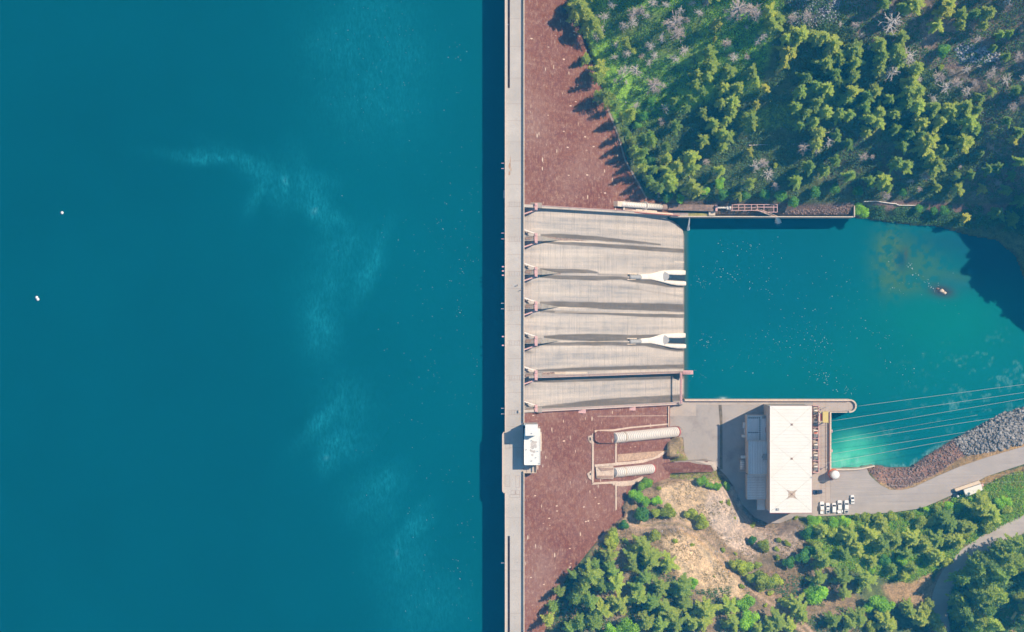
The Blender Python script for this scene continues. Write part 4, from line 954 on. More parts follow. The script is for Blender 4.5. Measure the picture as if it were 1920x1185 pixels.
face_box([(1121,892),(1149,892),(1149,896.5),(1121,896)], 1, 2.2, 'stained_top', M_RUST, it)
face_box([(1110,813),(1113.5,813),(1113.5,904),(1110,906)], -1, .8, 'ledge', M_BERM, it)
face_box([(1103,818),(1109.5,816),(1109.5,832),(1106,830),(1103,824)], -1, .9, 'bracket_pad', M_BERM, it)
face_box([(1101,888),(1109,882),(1109,900),(1104,897)], -1, .9, 'bracket_pad', M_BERM, it)
for q_ in ((1105.5,820,1108,826),(1106,887,1108,891)): face_box([(q_[0],q_[1]),(q_[2],q_[1]),(q_[2],q_[3]),(q_[0],q_[3])], .5, 1.3, 'pipe_bracket', M_BLACK, it)
face_box([(1112,905),(1155,902),(1155,910),(1149,910),(1149,907),(1128,907.5),(1110,909)], -1, .7, 'ledge', M_BERM, it)
face_box([(1153.5,831),(1156.5,831),(1156.5,872),(1153.5,873)], -1, .45, 'ledge', M_BERM, it)
face_box([(1153.5,902),(1157,902),(1156.5,955),(1154,958)], -1, .5, 'ledge', M_BERM, it)
face_box([(1115,871),(1152,868),(1156,867),(1190,864.5),(1225,858),(1247,844),(1254,844.5),(1236,858),(1205,868),(1160,872.5),(1115,875.5)], -1, 1.0, 'cream_berm', M_BERM, it)
face_box([(1115,806.5),(1150,805),(1180,800.5),(1252,794),(1252,796.5),(1180,803.5),(1152,808.5),(1115,811)], -1, .8, 'cream_berm', M_BERM, it)
face_box([(1157,903),(1185,901),(1205,893),(1207,896),(1196,905),(1184,910),(1165,912),(1157,911)], -1, .6, 'cream_berm', M_BERM, it)
face_box([(1156,832),(1240,827),(1252,827),(1252,837),(1245,842),(1156,849)], -1, .25, 'red_bench', M_RED, it)
face_box([(1157.5,906),(1180,906),(1166,944),(1158,952)], -1, .3, 'red_bench', M_RED, it)
face_box([(1158,852),(1246,845),(1232,856),(1200,862),(1158,866)], -1, .2, 'tan_bench', plain('tan_stained_concrete', (.42, .29, .2), .3, .8, .9), it)
face_box([(1252.8,762),(1254.6,762),(1254.6,800),(1252.8,800)], -2, 1.2, 'edge_strip', M_BERM, it)
for py_ in (780,):
    face_box([(1120,py_),(1252,py_-1),(1252,py_-.2),(1120,py_+.8)], -1, .12, 'ledge', M_BERM, it)
# anchor block below the upper penstock, and the ramp below the lower one
ab = thing('anchor_block', 'weathered concrete anchor block clasping the foot of the long penstock', 'block', tuple(W(1273, 808, 8)))
m = MB(); m.prism(wpoly([(1264,800.5),(1274,800),(1280,804),(1281.5,811),(1278,816.5),(1264,821)], 15), 2, [15,14,12,12,12,13]); m.build('block', M_PIER, ab)
m = MB(); m.prism(wpoly([(1252,802),(1268,799.5),(1268,802),(1253,804)], 14), 2, 14); m.build('side_kerb', M_REDP, ab)
rp = thing('penstock_ramp', 'long red stained concrete ramp running from the short penstock to the yard', 'ramp', tuple(W(1280, 877, 8)))
m = MB(); m.prism(wpoly([(1220,869.5),(1225,867.5),(1262,866),(1300,865),(1322,864),(1343,869),(1346,880),(1336,886),(1300,886),(1260,887),(1222,892)], 14), 2, [21.5,21,17,15,13,9.9,9.6,9.9,12.5,15.2,21]); m.build('ramp_body', M_RED, rp)
m = MB(); m.prism(wpoly([(1262,865),(1300,863.5),(1325,862),(1343,866.5),(1346,881),(1340,884),(1334,873),(1300,869),(1270,868)], 14), 2, [17.3,15.5,13.6,10.3,10,10.2,11.6,14.4,16.7]); m.build('ramp_kerb', M_CON, rp)
# north bank: pipe, bench, flume frame and wall along the river
pn, pq = FP(1158, 382, 3.2), FP(1247, 388.5, 3.6)
np_ = thing('bank_pipe', 'long weathered white ribbed pipe lying beside the north spillway wall', 'pipe', tuple((pn+pq)/2))
d_ = (pq-pn).normalized(); L_ = (pq-pn).length
MB().tube([pn+d_*3, pq], 1.45, 16).build('pipe_shell', M_WHITEP, np_, True)
m = MB(); s_ = 5.0
while s_ < L_: m.tube([pn+d_*s_, pn+d_*(s_+.14)], 1.58, 16); s_ += 1.35
m.build('stiffener_rings', M_STEEL, np_)
MB().tube([pn+d_*(L_*.56), pn+d_*(L_*.56+.25)], 2.3, 18).build('pipe_collar', M_WHITEP, np_)
MB().tube([pn+d_*(L_*.9), pq+d_*.3], 1.55, 16).build('rusty_end', M_RUST, np_)
m = MB(); m.beam(pn+Vector((0, 0, .6)), pn+d_*4, 2.6, 3); m.build('intake_box', M_CREAM, np_)
m = MB(); m.beam(pn+d_*5+Vector((0, -2.9, -.8)), pn+d_*5.8+Vector((0, 1.9, -.8)), .8, 2); m.build('cross_strap', M_CREAM, np_)
m = MB(); m.beam(FP(1157, 379, 1.2), FP(1180, 380.5, 1.2), .7, 3); m.beam(FP(1157, 387.8, 1.2), FP(1180, 389.4, 1.2), .5, 3); m.build('trench_kerb', M_DARK, np_)
NZ = 6.0; ZO = NZ
sb = thing('stepped_bench', 'rust and cream stepped concrete bench between the bank pipe and spillway wall', 'bench wall', tuple(FP(1230, 396, -NZ)))
for (xa, ya), (xb, yb), dz, mt_, nm_ in (((1172,394),(1262,401.5),1.7,M_CREAM,'upper_step'),((1185,398),(1275,404),1.3,M_REDP,'rail_step'),((1168,391.5),(1190,393.5),2.0,M_RUST,'end_step'),((1192,392.5),(1232,396),1.9,M_CREAM,'upper_kerb')):
    MB().beam(FP(xa, ya, dz-NZ), FP(xb, yb, dz-NZ) if xb < 1262 else W(xb, yb, 10.0), .8 if mt_ != M_REDP else .3, 2).build(nm_, mt_, sb)
nw = thing('bank_wall', 'thin cream retaining wall along the shaded north bank of the tailrace', 'wall', tuple(W(1450, 406, 5)))
m = MB(); a = W(1258, 405.6, 9); b = W(1602.5, 406.4, 8); m.beam((a.x, a.y, 8.9+NZ), (b.x, b.y, 7.9+NZ), .5, 22); m.build('wall_face', M_CREAM, nw)
m = MB(); m.beam(W(1602.3, 406.8, 8.2), W(1602.3, 386, 9.2), .5, 6); m.build('end_return', M_CREAM, nw)
m = MB(); m.prism(wpoly([(1262,398),(1300,398.5),(1340,402),(1340,405),(1262,404.6)], 8.6), 3, 8.6); m.build('grass_strip', plain('mossy_concrete', (.33, .30, .10), .4, .5), nw)
m = MB(); m.pbox(1329, 396, 1341, 404, 5, 9.6); m.build('pump_plinth', M_CREAM, nw)
fb = thing('flume_trough', 'brown covered trough leading from the bank pipe to the steel frame', 'trough', tuple(W(1300, 389, 9)))
m = MB(); m.prism(wpoly([(1250,383),(1345,384),(1345,396),(1250,394)], 12), 4, [13,11.5,11,12.5]); m.build('trough_cover', M_ROCK2, fb)
m = MB(); m.pbox(1341.5, 384, 1345.5, 396, 6, 12.4); m.build('end_frame', M_PINK, fb)
m = MB(); m.beam(W(1345, 389, 11), W(1364, 389, 10.6), .8, .5); m.build('outlet_pipe', M_WHITEP, fb); m = MB(); m.pbox(1363.5, 386, 1371, 392.5, 7, 11); m.build('valve_box', M_WHITEP, fb)
sf = thing('steel_frame', 'open pink steel frame of square bays on the north river bank', 'frame', tuple(W(1415, 389, 9)))
def fbar(ax_, ay, bx, by, z=13.0, w_=.28): MB().beam(W(ax_, ay, z), W(bx, by, z), w_, .35).build('frame_bar', M_PINK, sf)
fbar(1371, 383.5, 1458, 383.5); fbar(1371, 394.3, 1420, 394.3); fbar(1371, 389, 1420, 389, 12.6, .18); fbar(1420, 394.3, 1433, 397.7); fbar(1433, 397.7, 1458, 397.7); fbar(1420, 388.3, 1458, 388.3, 12.9, .35)
for px in (1373, 1385, 1396.5, 1409, 1420, 1432.5, 1451, 1457.5): fbar(px, 383.5, px, 394.3 if px < 1425 else 397.7, 12.95)
for px, py in ((1373,383.5),(1396,383.5),(1420,383.5),(1457,383.5),(1373,394.3),(1396,394.3),(1433,397.7),(1457,397.7)):
    p = W(px, py, 13); MB().box(p.x-.15, p.y-.15, 4, p.x+.15, p.y+.15, 12.6+NZ).build('frame_post', M_PINK, sf)
fl_ = thing('discharge_chute', 'narrow diagonal chute spilling white water from the frame into the tailrace', 'chute', tuple(W(1446, 402, 6)))
m = MB(); m.beam(W(1418, 391.5, 11), W(1456, 406.5, 7.0), 1.1, .5); m.build('chute_floor', M_RUST, fl_)
for s_ in (-1, 1): MB().beam(W(1418, 391.5+s_*2, 11.6), W(1456, 406.5+s_*2, 7.6), .18, .7).build('chute_side', M_CREAM, fl_)
def jet(name, label, pts, rad):
    m = MB(); m.tube(pts, rad, 9); v_ = []
    for i, q in enumerate(m.v): t_ = random.uniform(-.12, .12); v_.append((q[0]+t_, q[1]+random.uniform(-.2, .2), q[2]+t_))
    m.v = v_; return tag(m.build(name, M_FOAM), label, 'water jet')
p = W(1456, 406.5, 6.8); q = W(1459, 414, .1-NZ); jet('water_jet', 'white plume of water falling from the diagonal chute', [p, p.lerp(q, .4)+Vector((0, 0, .6)), q, q+Vector((0, -1, -.2))], [.5, .9, 1.6, 1.8])
p = W(1293, 407.5, 7.5); q = W(1290, 430, .1-NZ); jet('water_jet', 'thin white water jet falling beside the spillway corner', [p, p.lerp(q, .3)+Vector((0, 0, .5)), p.lerp(q, .7)+Vector((0, 0, .8)), q], [.2, .32, .5, .8])
ZO = 0.0
# guard fence above the north bank
m = MB(); pl_ = [(1618,378.5),(1640,378),(1662,380.5),(1680,382),(1686,384.5),(1718,384.8)]
for (a_, b_), (c_, d2) in zip(pl_[:-1], pl_[1:]):
    p = W(a_, b_, 11); q = W(c_, d2, 11); zp, zq = float(Hs(p.x, p.y)), float(Hs(q.x, q.y)); m.beam((p.x, p.y, zp+1.2), (q.x, q.y, zq+1.2), .28, .5); m.beam((p.x-.1, p.y, zp+1.2), (p.x+.1, p.y, zp+1.2), .2, 1.6)
tag(m.build('guard_rail', M_WHITEP), 'white guard rail beside the shaded dirt road above the bank', 'guard rail')
# ------------------------------------------------------------------ power lines
wires = [((1605,762,14),(1925,720.4,30)),((1557,789.5,16),(1925,735.5,31)),((1557,809.5,16),(1925,747,31)),((1557,831,16),(1925,775,31)),((1557,851.5,16),(1925,792,30)),((1524,873,22),(1925,800,31)),((1557,825.5,13),(1740,794,22)),((1470,905,36),(1925,888.5,40)),((1470,918,36),(1925,903,40))]
wl = ['northernmost power line leaving the rounded wall nose','second power line from the north across the tailrace','third power line from the north, leaving the upper wall fixture','fourth power line from the north across the tailrace','fifth power line from the north, over the green outflow','sixth power line from the north, over the shoreline rocks','faint thin cable just above the green outflow','upper thin cable over the parking asphalt','lower thin cable over the parking asphalt']
for (a_, b_), lab in zip(wires, wl):
    p, q = W(*a_), W(*b_); e = p+(q-p)*1.5; pts = []
    for t in np.linspace(0, 1, 24): r_ = p.lerp(e, t); r_.z -= 4*t*(1-t)*1.5; pts.append(r_)
    m = MB(); m.tube(pts, .035 if ('thin' in lab) else .06, 6); tag(m.build('power_line', M_WIRE, None, True), lab, 'power line', 'power lines')
# ------------------------------------------------------------------ vehicles
def car(kind, label, loc, rz, paint=None, L=5.9, Wd=2.05, cargo=None):
    paint = paint or M_WHITE; t = thing({'pickup': 'pickup_truck', 'van': 'parked_van', 'sedan': 'parked_car'}[kind], label, {'pickup': 'pickup', 'van': 'van', 'sedan': 'car'}[kind], (0, 0, 0), None)
    h = L/2; w2 = Wd/2; hood = {'pickup': 1.55, 'van': .9, 'sedan': 1.15}[kind]
    m = MB()                                             # lower body: rounded plan outline
    pl = [(-w2*.93, -h), (w2*.93, -h), (w2, -h+.25), (w2, h-.55), (w2*.82, h-.12), (w2*.4, h), (-w2*.4, h), (-w2*.82, h-.12), (-w2, h-.55), (-w2, -h+.25)]
    if kind == 'pickup':
        bed0, bed1 = -h+.12, -h+2.0
        front = [p for p in pl if p[1] > 0]; fp = [(-w2, bed1), (w2, bed1)]+[(w2, h-.55), (w2*.82, h-.12), (w2*.4, h), (-w2*.4, h), (-w2*.82, h-.12), (-w2, h-.55)]
        m.prism(fp, .38, 1.02); m.box(-w2, -h, .38, w2, bed1, .72)
        m.box(-w2, -h, .72, -w2+.16, bed1, 1.12); m.box(w2-.16, -h, .72, w2, bed1, 1.12); m.box(-w2+.16, -h, .72, w2-.16, -h+.12, 1.1)
    else: m.prism(pl, .32, .95)
    m.build('body', paint, t, bevel=.07)
    c0, c1 = {'pickup': (bed1 if kind == 'pickup' else 0, h-hood), 'van': (-h+.12, h-hood), 'sedan': (-h+.75, h-hood)}[kind]
    zt = {'pickup': 1.85, 'van': 2.05, 'sedan': 1.45}[kind]; zb = 1.0 if kind != 'sedan' else .93
    fr = {'pickup': .75, 'van': .8, 'sedan': .95}[kind]; re = {'pickup': .1, 'van': .12, 'sedan': .6}[kind]; i_ = .16
    a = [(-w2+.05, c0, zb), (w2-.05, c0, zb), (w2-.05, c1, zb), (-w2+.05, c1, zb)]; b = [(-w2+i_, c0+re, zt), (w2-i_, c0+re, zt), (w2-i_, c1-fr, zt), (-w2+i_, c1-fr, zt)]
    m = MB(); m.add(a+b, [(3, 2, 1, 0), (0, 1, 5, 4), (1, 2, 6, 5), (2, 3, 7, 6), (3, 0, 4, 7)]); m.build('cabin_glass', M_DARK, t)
    m = MB(); m.prism([(b[0][0]-.03, b[0][1]-.03), (b[1][0]+.03, b[1][1]-.03), (b[2][0]+.03, b[2][1]), (b[3][0]-.03, b[3][1])], zt-.02, zt+.05); m.build('cabin_roof', paint, t, bevel=.03)
    m = MB()
    for k in (0, 1, 2, 3):
        p, q = Vector(a[k]), Vector(b[k]); m.beam(p, q, .12, .1)
    m.build('pillars', paint, t)
    for s_ in (-1, 1):
        for yy in (h-.95, -h+1.05):
            m = MB(); m.tube([(s_*(w2-.22), yy, .36), (s_*(w2+.02), yy, .36)], .36, 14); wh = m.build('wheel', M_BLACK, t)
            m = MB(); m.tube([(s_*(w2-.05), yy, .36), (s_*(w2+.035), yy, .36)], .2, 10); m.build('rim', M_STEEL, wh)
        MB().box(s_*w2*.62-.2, h-.22, .62, s_*w2*.62+.2, h-.05, .8).build('headlight', M_FOAM, t); MB().box(s_*w2*.8-.12, -h-.03, .7, s_*w2*.8+.12, -h+.03, .95).build('taillight', M_REDP, t)
        MB().box(s_*(w2+.02), c1-.5, 1.05, s_*(w2+.22), c1-.36, 1.22).build('mirror', paint, t)
    if cargo == 'box': MB().box(-.5, -h+.4, .72, .55, -h+1.3, 1.25).build('bed_toolbox', M_DARK, t, bevel=.03)
    if cargo == 'rack': 
        MB().box(-w2+.2, -h+1.5, 1.12, w2-.2, -h+1.9, 1.35).build('bed_toolbox', M_CREAM, t, bevel=.03)
    if cargo == 'dual':
        for s_ in (-1, 1): MB().tube([(s_*(w2+.04), -h+.6, .6), (s_*(w2+.04), -h+1.6, .6)], .5, 10).build('wide_fender', M_WHITE, t)
    t.location = loc; t.rotation_euler = (0, 0, rz); return t
def carat(px, py, **k): p = W(px, py, ZY); return dict(loc=(p.x, p.y, ZY+.03), **k)
car('pickup', 'longest white pickup, leftmost in the parked row beside the powerhouse', rz=R(2), L=6.3, Wd=2.15, cargo='rack', **carat(1541, 951.5))
car('pickup', 'small white pickup with dark bed, second from left in the row', rz=R(1), L=5.5, Wd=1.95, cargo='box', **carat(1551.7, 952.2))
car('van', 'white van, shortest vehicle in the middle of the parked row', rz=R(-1), L=4.9, Wd=2.1, **carat(1563.3, 951.8))
car('pickup', 'white pickup with wide rear fenders and a dark load in its bed', rz=R(1), L=6.8, Wd=2.15, cargo='dual', **carat(1574, 949.8))
car('pickup', 'white pickup at the right end of the parked row', rz=R(-1), L=6.8, Wd=2.2, cargo='box', **carat(1586.7, 949.8))
car('sedan', 'small white car parked apart, above the row of pickups', rz=R(3), L=4.6, Wd=1.85, **carat(1598, 936))
car('pickup', 'dark blue pickup parked against the powerhouse wall', rz=R(-88), L=4.9, Wd=2.0, paint=M_NAVY, **carat(1532.5, 922))
# ------------------------------------------------------------------ roadside shed
sh = thing('roadside_shed', 'roadside shed with cream roof strip, white roof and dark shaded ground beside it', 'shed', tuple(W(1815, 918, ZY)))
m = MB(); m.prism(wpoly([(1790.5,916.5),(1835.5,901),(1839,906),(1792.5,921.5)], 10.5), ZY, [10.2,10.2,10.6,10.6]); m.build('strip_roof', plain('cream_roof', (.66, .54, .40), .12, 1), sh)
m = MB(); m.prism(wpoly([(1807,918.3),(1839.5,907.5),(1843,919),(1812,931.5)], 12), ZY, [12,12,11.5,11.5]); m.build('main_roof', M_WROOF, sh)
m = MB(); m.prism(wpoly([(1786,923),(1806,918.5),(1811,932),(1787,935)], 8.3), ZY-.5, 8.3); m.build('shaded_ground_sheet', M_DARK, sh)  # shaded ground beside the shed, its shade put in as a dark sheet
m = MB(); m.prism(wpoly([(1793,919.5),(1799,917.7),(1800.5,921),(1794.5,923)], 9.8), ZY, 9.8); m.build('stacked_box', M_NAVY, sh)
m = MB(); m.lathe(tuple(W(1795.5, 930.5, ZY+.3)), [(.55, 0), (.55, 1.3), (.2, 1.5)], 14); m.build('drum', M_GROOF, sh)
m = MB(); m.prism(wpoly([(1840,908),(1843.8,906.5),(1845,917),(1843,919)], 9.5), ZY, 9.5); m.build('rear_lean_to', M_PINK, sh)
m = MB(); p = W(1896, 1151, 35); zz = float(Hs(p.x, p.y)); 
yb = thing('yellow_trailer', 'narrow yellow trailer on the dry clearing at the bottom right', 'trailer', (p.x, p.y, zz))
m.beam((p.x-1.2, p.y-1.8, zz+1.5), (p.x+1.2, p.y+1.8, zz+1.5), 1.3, .8); m.build('trailer_box', M_YEL, yb, bevel=.05)
for s_ in (-1, 1): MB().tube([(p.x+s_*.55-.1, p.y-s_*.4, zz+.4), (p.x+s_*.55+.1, p.y-s_*.4, zz+.4)], .4, 10).build('wheel', M_BLACK, yb)
# ------------------------------------------------------------------ buoys, people
for px, py, lb in ((116.5, 399, 'small white buoy, upper one of two on the open reservoir'), (70, 559.5, 'larger white double buoy, lower one of two on the open reservoir')):
    p = W(px, py, 92); b_ = thing('mooring_buoy', lb, 'buoy', (p.x, p.y, 92), 'buoys on the reservoir')
    q = [(0, 0)] if px > 100 else [(-.25, .45), (.3, -.45)]
    for dx, dy in q: MB().lathe((p.x+dx, p.y+dy, 91.7), [(.3, 0), (.72, .3), (.75, .7), (.5, 1.1), (.12, 1.25)], 16).build('float', M_WHITE, b_, True)
    MB().tube([(p.x, p.y, 92.6), (p.x, p.y, 93.6)], .07, 6).build('mast', M_PINK, b_)
def person(label, px, py, rz, shirt, step):
    p = W(px, py, 104.4); t = thing('person', label, 'person', (p.x, p.y, 104.42), None, rz)
    def skin(name, verts, edges, rad, mat):
        me = bpy.data.meshes.new(name); me.from_pydata(verts, edges, []); me.materials.append(mat); o = obj(name, me, t)
        o.modifiers.new('skin', 'SKIN'); sv = me.skin_vertices[0].data
        for i, r_ in enumerate(rad): sv[i].radius = (r_, r_*.85); sv[i].use_root = (i == 0)
        s_ = o.modifiers.new('sub', 'SUBSURF'); s_.levels = 1; s_.render_levels = 1; return o
    V_ = [(0,0,.95),(0,0,1.2),(0,.01,1.42),(0,.02,1.5),(0,.04,1.62),(0,.04,1.74),(-.1,step*.12,.9),(-.1,step*.22,.5),(-.1,step*.25,.08),(-.1,step*.25+.16,.04),(.1,-step*.1,.9),(.1,-step*.2,.5),(.1,-step*.34,.1),(.1,-step*.3+.14,.04),
          (-.2,0,1.4),(-.25,-.06,1.13),(-.26,.04,.88),(-.26,.09,.79),(.2,0,1.4),(.25,.07,1.13),(.27,.18,.9),(.27,.23,.82)]
    E_ = [(0,1),(1,2),(2,3),(3,4),(4,5),(0,6),(6,7),(7,8),(8,9),(0,10),(10,11),(11,12),(12,13),(2,14),(14,15),(15,16),(16,17),(2,18),(18,19),(19,20),(20,21)]
    R_ = [.15,.14,.15,.06,.1,.08,.09,.065,.045,.04,.09,.065,.045,.04,.06,.045,.035,.035,.06,.045,.035,.035]
    skin('body', V_, E_, R_, plain('skin_tone', (.45, .28, .2), .05, 5))
    k_ = [0,1,2,14,15,18,19]; mp = {a: i for i, a in enumerate(k_)}
    skin('jacket', [V_[i] for i in k_], [(mp[a], mp[b]) for a, b in E_ if a in mp and b in mp], [R_[i]*1.12+.012 for i in k_], shirt)
    k_ = [0,6,7,8,10,11,12]; mp = {a: i for i, a in enumerate(k_)}
    skin('trousers', [V_[i] for i in k_], [(mp[a], mp[b]) for a, b in E_ if a in mp and b in mp], [R_[i]*1.1+.012 for i in k_], M_NAVY)
    MB().lathe((p.x, p.y+.02, 104.42+1.66), [(.105, 0), (.115, .08), (.07, .15), (.01, .165)], 12).build('hair', M_BARK, t)
    return t
M_SH1 = plain('light_jacket', (.55, .50, .44), .05, 3); M_SH2 = plain('tan_jacket', (.45, .40, .34), .05, 3)
person('person in a light jacket walking in the middle of the roadway', 970.3, 534.8, R(160), M_SH1, 1)
person('person in a tan jacket standing near the shaded east parapet', 976.5, 544.0, R(20), M_SH2, .3)
# ------------------------------------------------------------------ vegetation
def kites(c, u, v):
    n = len(c); P = np.stack([c-u, c+v, c+u, c-v], 1).reshape(-1, 3); return P, np.arange(n*4).reshape(n, 4)
def rdir(n, r_):
    a = r_.normal(size=(n, 3)); return a/np.linalg.norm(a, axis=1, keepdims=True)
def conifer_mesh(name, seed, mat, R0=4.6, Hh=24, nw=26, lean=.0, sparse=1.0):
    r_ = np.random.default_rng(seed); C_ = []; U_ = []; V_ = []; A_ = []
    NB = int(r_.integers(9, 13)); lob = r_.uniform(.55, 1.3, NB); azj = r_.normal(0, .16, 16)
    for wi in range(nw):
        t = wi/(nw-1); z = Hh*(.30+.68*t**.9); L = R0*((1-t)**.60*.97+.05)
        nb = NB if t < .7 else 6
        for b in range(nb):
            if r_.random() > sparse*.72: continue
            az = b*6.283/nb+azj[b]+r_.normal(0, .09); k = lob[b % len(lob)]; l = L*k*r_.uniform(.72, 1.12)
            droop = r_.uniform(-.05, .32); nseg = max(3, int(l*3.1))
            d = np.array([math.cos(az), math.sin(az), 0]); sd = np.array([-d[1], d[0], 0])
            for j in range(nseg):
                f = (j+.6)/nseg; p = d*l*f+np.array([0, 0, z-droop*l*f*f+.25*l*f*(t > .6)])
                wdt = l*.17*(1.1-f)+.2
                for s_ in (-1, 0, 1):
                    q = p+sd*(s_*wdt*r_.uniform(.5, 1))+r_.normal(0, .1, 3); dirn = d+sd*s_*.9+np.array([0, 0, r_.uniform(-.1, .5)]); dirn /= np.linalg.norm(dirn)
                    sz = r_.uniform(.34, .62); C_.append(q); U_.append(dirn*sz)
                    w_ = np.cross(dirn, [0, 0, 1]); w_ = w_/(np.linalg.norm(w_)+1e-6); w_ = w_*(.14+.12*r_.random())+np.array([0, 0, r_.uniform(-.1, .1)]); V_.append(w_)
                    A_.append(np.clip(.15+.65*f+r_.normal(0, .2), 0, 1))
    P, Fc = kites(np.array(C_), np.array(U_), np.array(V_))
    return mkmesh(name, P, Fc, mat, False, {'leaf': np.repeat(A_, 4)})
def trunk_mesh(name, Hh, r0, mat=None, seed=0, limbs=8, ltop=.8, lr=3.0):
    r_ = np.random.default_rng(seed); m = MB(); m.tube([(0, 0, -.8), (.05, .03, Hh*.35), (0, .05, Hh*.7), (0, 0, Hh)], [r0, r0*.75, r0*.4, r0*.08], 7)
    for _ in range(limbs):
        z = Hh*r_.uniform(.25, ltop); a = r_.uniform(0, 6.28); L = lr*(1.05-z/Hh)*r_.uniform(.7, 1.1)
        m.tube([(0, 0, z), (L*.5*math.cos(a), L*.5*math.sin(a), z+L*.2), (L*math.cos(a), L*math.sin(a), z+L*.35)], [r0*.3, r0*.2, r0*.05], 5, False)
    return mkmesh(name, m.v, m.f, mat or M_BARK)
def broad_mesh(name, seed, mat, R0=4.0, Hh=9.5, n=2600, card=.42, lobes=9):
    r_ = np.random.default_rng(seed)
    cs = []
    for i in range(lobes):
        a = r_.uniform(0, 6.28); rr = R0*r_.uniform(.15, .68); cs.append((rr*math.cos(a), rr*math.sin(a), Hh*r_.uniform(.5, .8), R0*r_.uniform(.30, .52)))
    cs.append((0, 0, Hh*.72, R0*.5)); cs = np.array(cs); wts = cs[:, 3]**2; idx = r_.choice(len(cs), n, p=wts/wts.sum())
    d = rdir(n, r_); d[:, 2] = np.where(d[:, 2] < -.3, -d[:, 2], d[:, 2]); rad = cs[idx, 3]*(.68+.38*r_.random(n))
    c = cs[idx, :3]+d*rad[:, None]*np.array([1, 1, .8])+r_.normal(0, .12, (n, 3))
    nrm = d+r_.normal(0, .55, (n, 3)); u = np.cross(nrm, rdir(n, r_)); u /= np.linalg.norm(u, axis=1, keepdims=True); v_ = np.cross(nrm, u); v_ /= np.linalg.norm(v_, axis=1, keepdims=True)
    s_ = card*r_.uniform(.6, 1.2, (n, 1)); P, Fc = kites(c, u*s_, v_*s_*.62)
    lobv = r_.uniform(-.22, .22, len(cs)); A_ = np.clip(.5+lobv[idx]+.25*d[:, 2]*0+r_.normal(0, .22, n), 0, 1)
    return mkmesh(name, P, Fc, mat, False, {'leaf': np.repeat(A_, 4)})
def dead_mesh(name, seed, mat, R0=3.0, Hh=14, nb=26, dens=3):
    r_ = np.random.default_rng(seed); m = MB(); m.tube([(0, 0, -.6), (.1, .1, Hh*.5), (0, 0, Hh)], [.26, .17, .04], 5)
    for i in range(nb):
        z = Hh*r_.uniform(.3, .98); a = r_.uniform(0, 6.28); L = R0*(1.1-.55*z/Hh)*r_.uniform(.5, 1.15); e = Vector((L*math.cos(a), L*math.sin(a), z+L*r_.uniform(-.1, .5)))
        mid = Vector((0, 0, z)).lerp(e, .5)+Vector(r_.normal(0, .12*L, 3)); m.tube([(0, 0, z), mid, e], [.12, .09, .045], 4, False)
        for _ in range(dens):
            s_ = mid.lerp(e, r_.random()); a2 = a+r_.normal(0, .8); l2 = L*r_.uniform(.2, .5); m.tube([s_, s_+Vector((l2*math.cos(a2), l2*math.sin(a2), l2*r_.uniform(-.1, .6)))], [.065, .035], 3, False)
    return mkmesh(name, m.v, m.f, mat)
KINDS = {}
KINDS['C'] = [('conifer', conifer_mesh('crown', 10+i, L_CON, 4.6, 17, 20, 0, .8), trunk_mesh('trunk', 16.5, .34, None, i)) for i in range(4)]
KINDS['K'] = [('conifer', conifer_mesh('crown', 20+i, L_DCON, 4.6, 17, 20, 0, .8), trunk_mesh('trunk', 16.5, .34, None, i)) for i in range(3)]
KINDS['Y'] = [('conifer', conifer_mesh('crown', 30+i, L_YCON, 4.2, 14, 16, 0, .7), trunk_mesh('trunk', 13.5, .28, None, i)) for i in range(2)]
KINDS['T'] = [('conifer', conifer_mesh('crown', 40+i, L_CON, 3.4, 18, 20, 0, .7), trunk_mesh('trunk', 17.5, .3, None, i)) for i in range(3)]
KINDS['B'] = [('broadleaf_tree', broad_mesh('crown', 50+i, L_OLV), trunk_mesh('trunk', 7.0, .22, None, i, 6, .9, 3.4)) for i in range(4)]
KINDS['G'] = [('broadleaf_tree', broad_mesh('crown', 60+i, L_BRT), trunk_mesh('trunk', 7.0, .22, None, i, 6, .9, 3.4)) for i in range(3)]
KINDS['N'] = [('broadleaf_tree', broad_mesh('crown', 70+i, L_DGR), trunk_mesh('trunk', 7.0, .22, None, i, 6, .9, 3.4)) for i in range(2)]
KINDS['S'] = [('shrub', broad_mesh('foliage', 80+i, L_OLV, 2.2, 2.6, 700, .34, 5), trunk_mesh('stem', 1.8, .07, None, i, 5, .9, 1.4)) for i in range(3)]
KINDS['D'] = [('bare_tree', dead_mesh('trunk', 90+i, M_DEAD, 3.0, 13, 26, 3), None) for i in range(4)]
KINDS['E'] = [('bare_tree', dead_mesh('trunk', 95+i, M_DEAD2, 3.0, 11, 46, 6), None) for i in range(3)]
BASER = {'C': 4.7, 'K': 4.7, 'Y': 4.1, 'T': 3.5, 'B': 4.2, 'G': 4.2, 'N': 4.2, 'S': 2.5, 'D': 3.0, 'E': 3.0}
BASEH = {'C': 17, 'K': 17, 'Y': 14, 'T': 18, 'B': 9.5, 'G': 9.5, 'N': 9.5, 'S': 2.6, 'D': 13, 'E': 11}
PROTO = {}
COLW = {'C': 'olive-green conifer', 'K': 'dark green conifer', 'Y': 'yellowish sparse conifer', 'T': 'tall slender green conifer', 'B': 'olive-green leafy tree', 'G': 'bright green leafy tree', 'N': 'deep green leafy tree', 'S': 'low olive shrub', 'D': 'bleached bare tree', 'E': 'brownish twiggy bare tree'}
CATW = {'conifer': 'conifer', 'broadleaf_tree': 'tree', 'shrub': 'shrub', 'bare_tree': 'dead tree'}
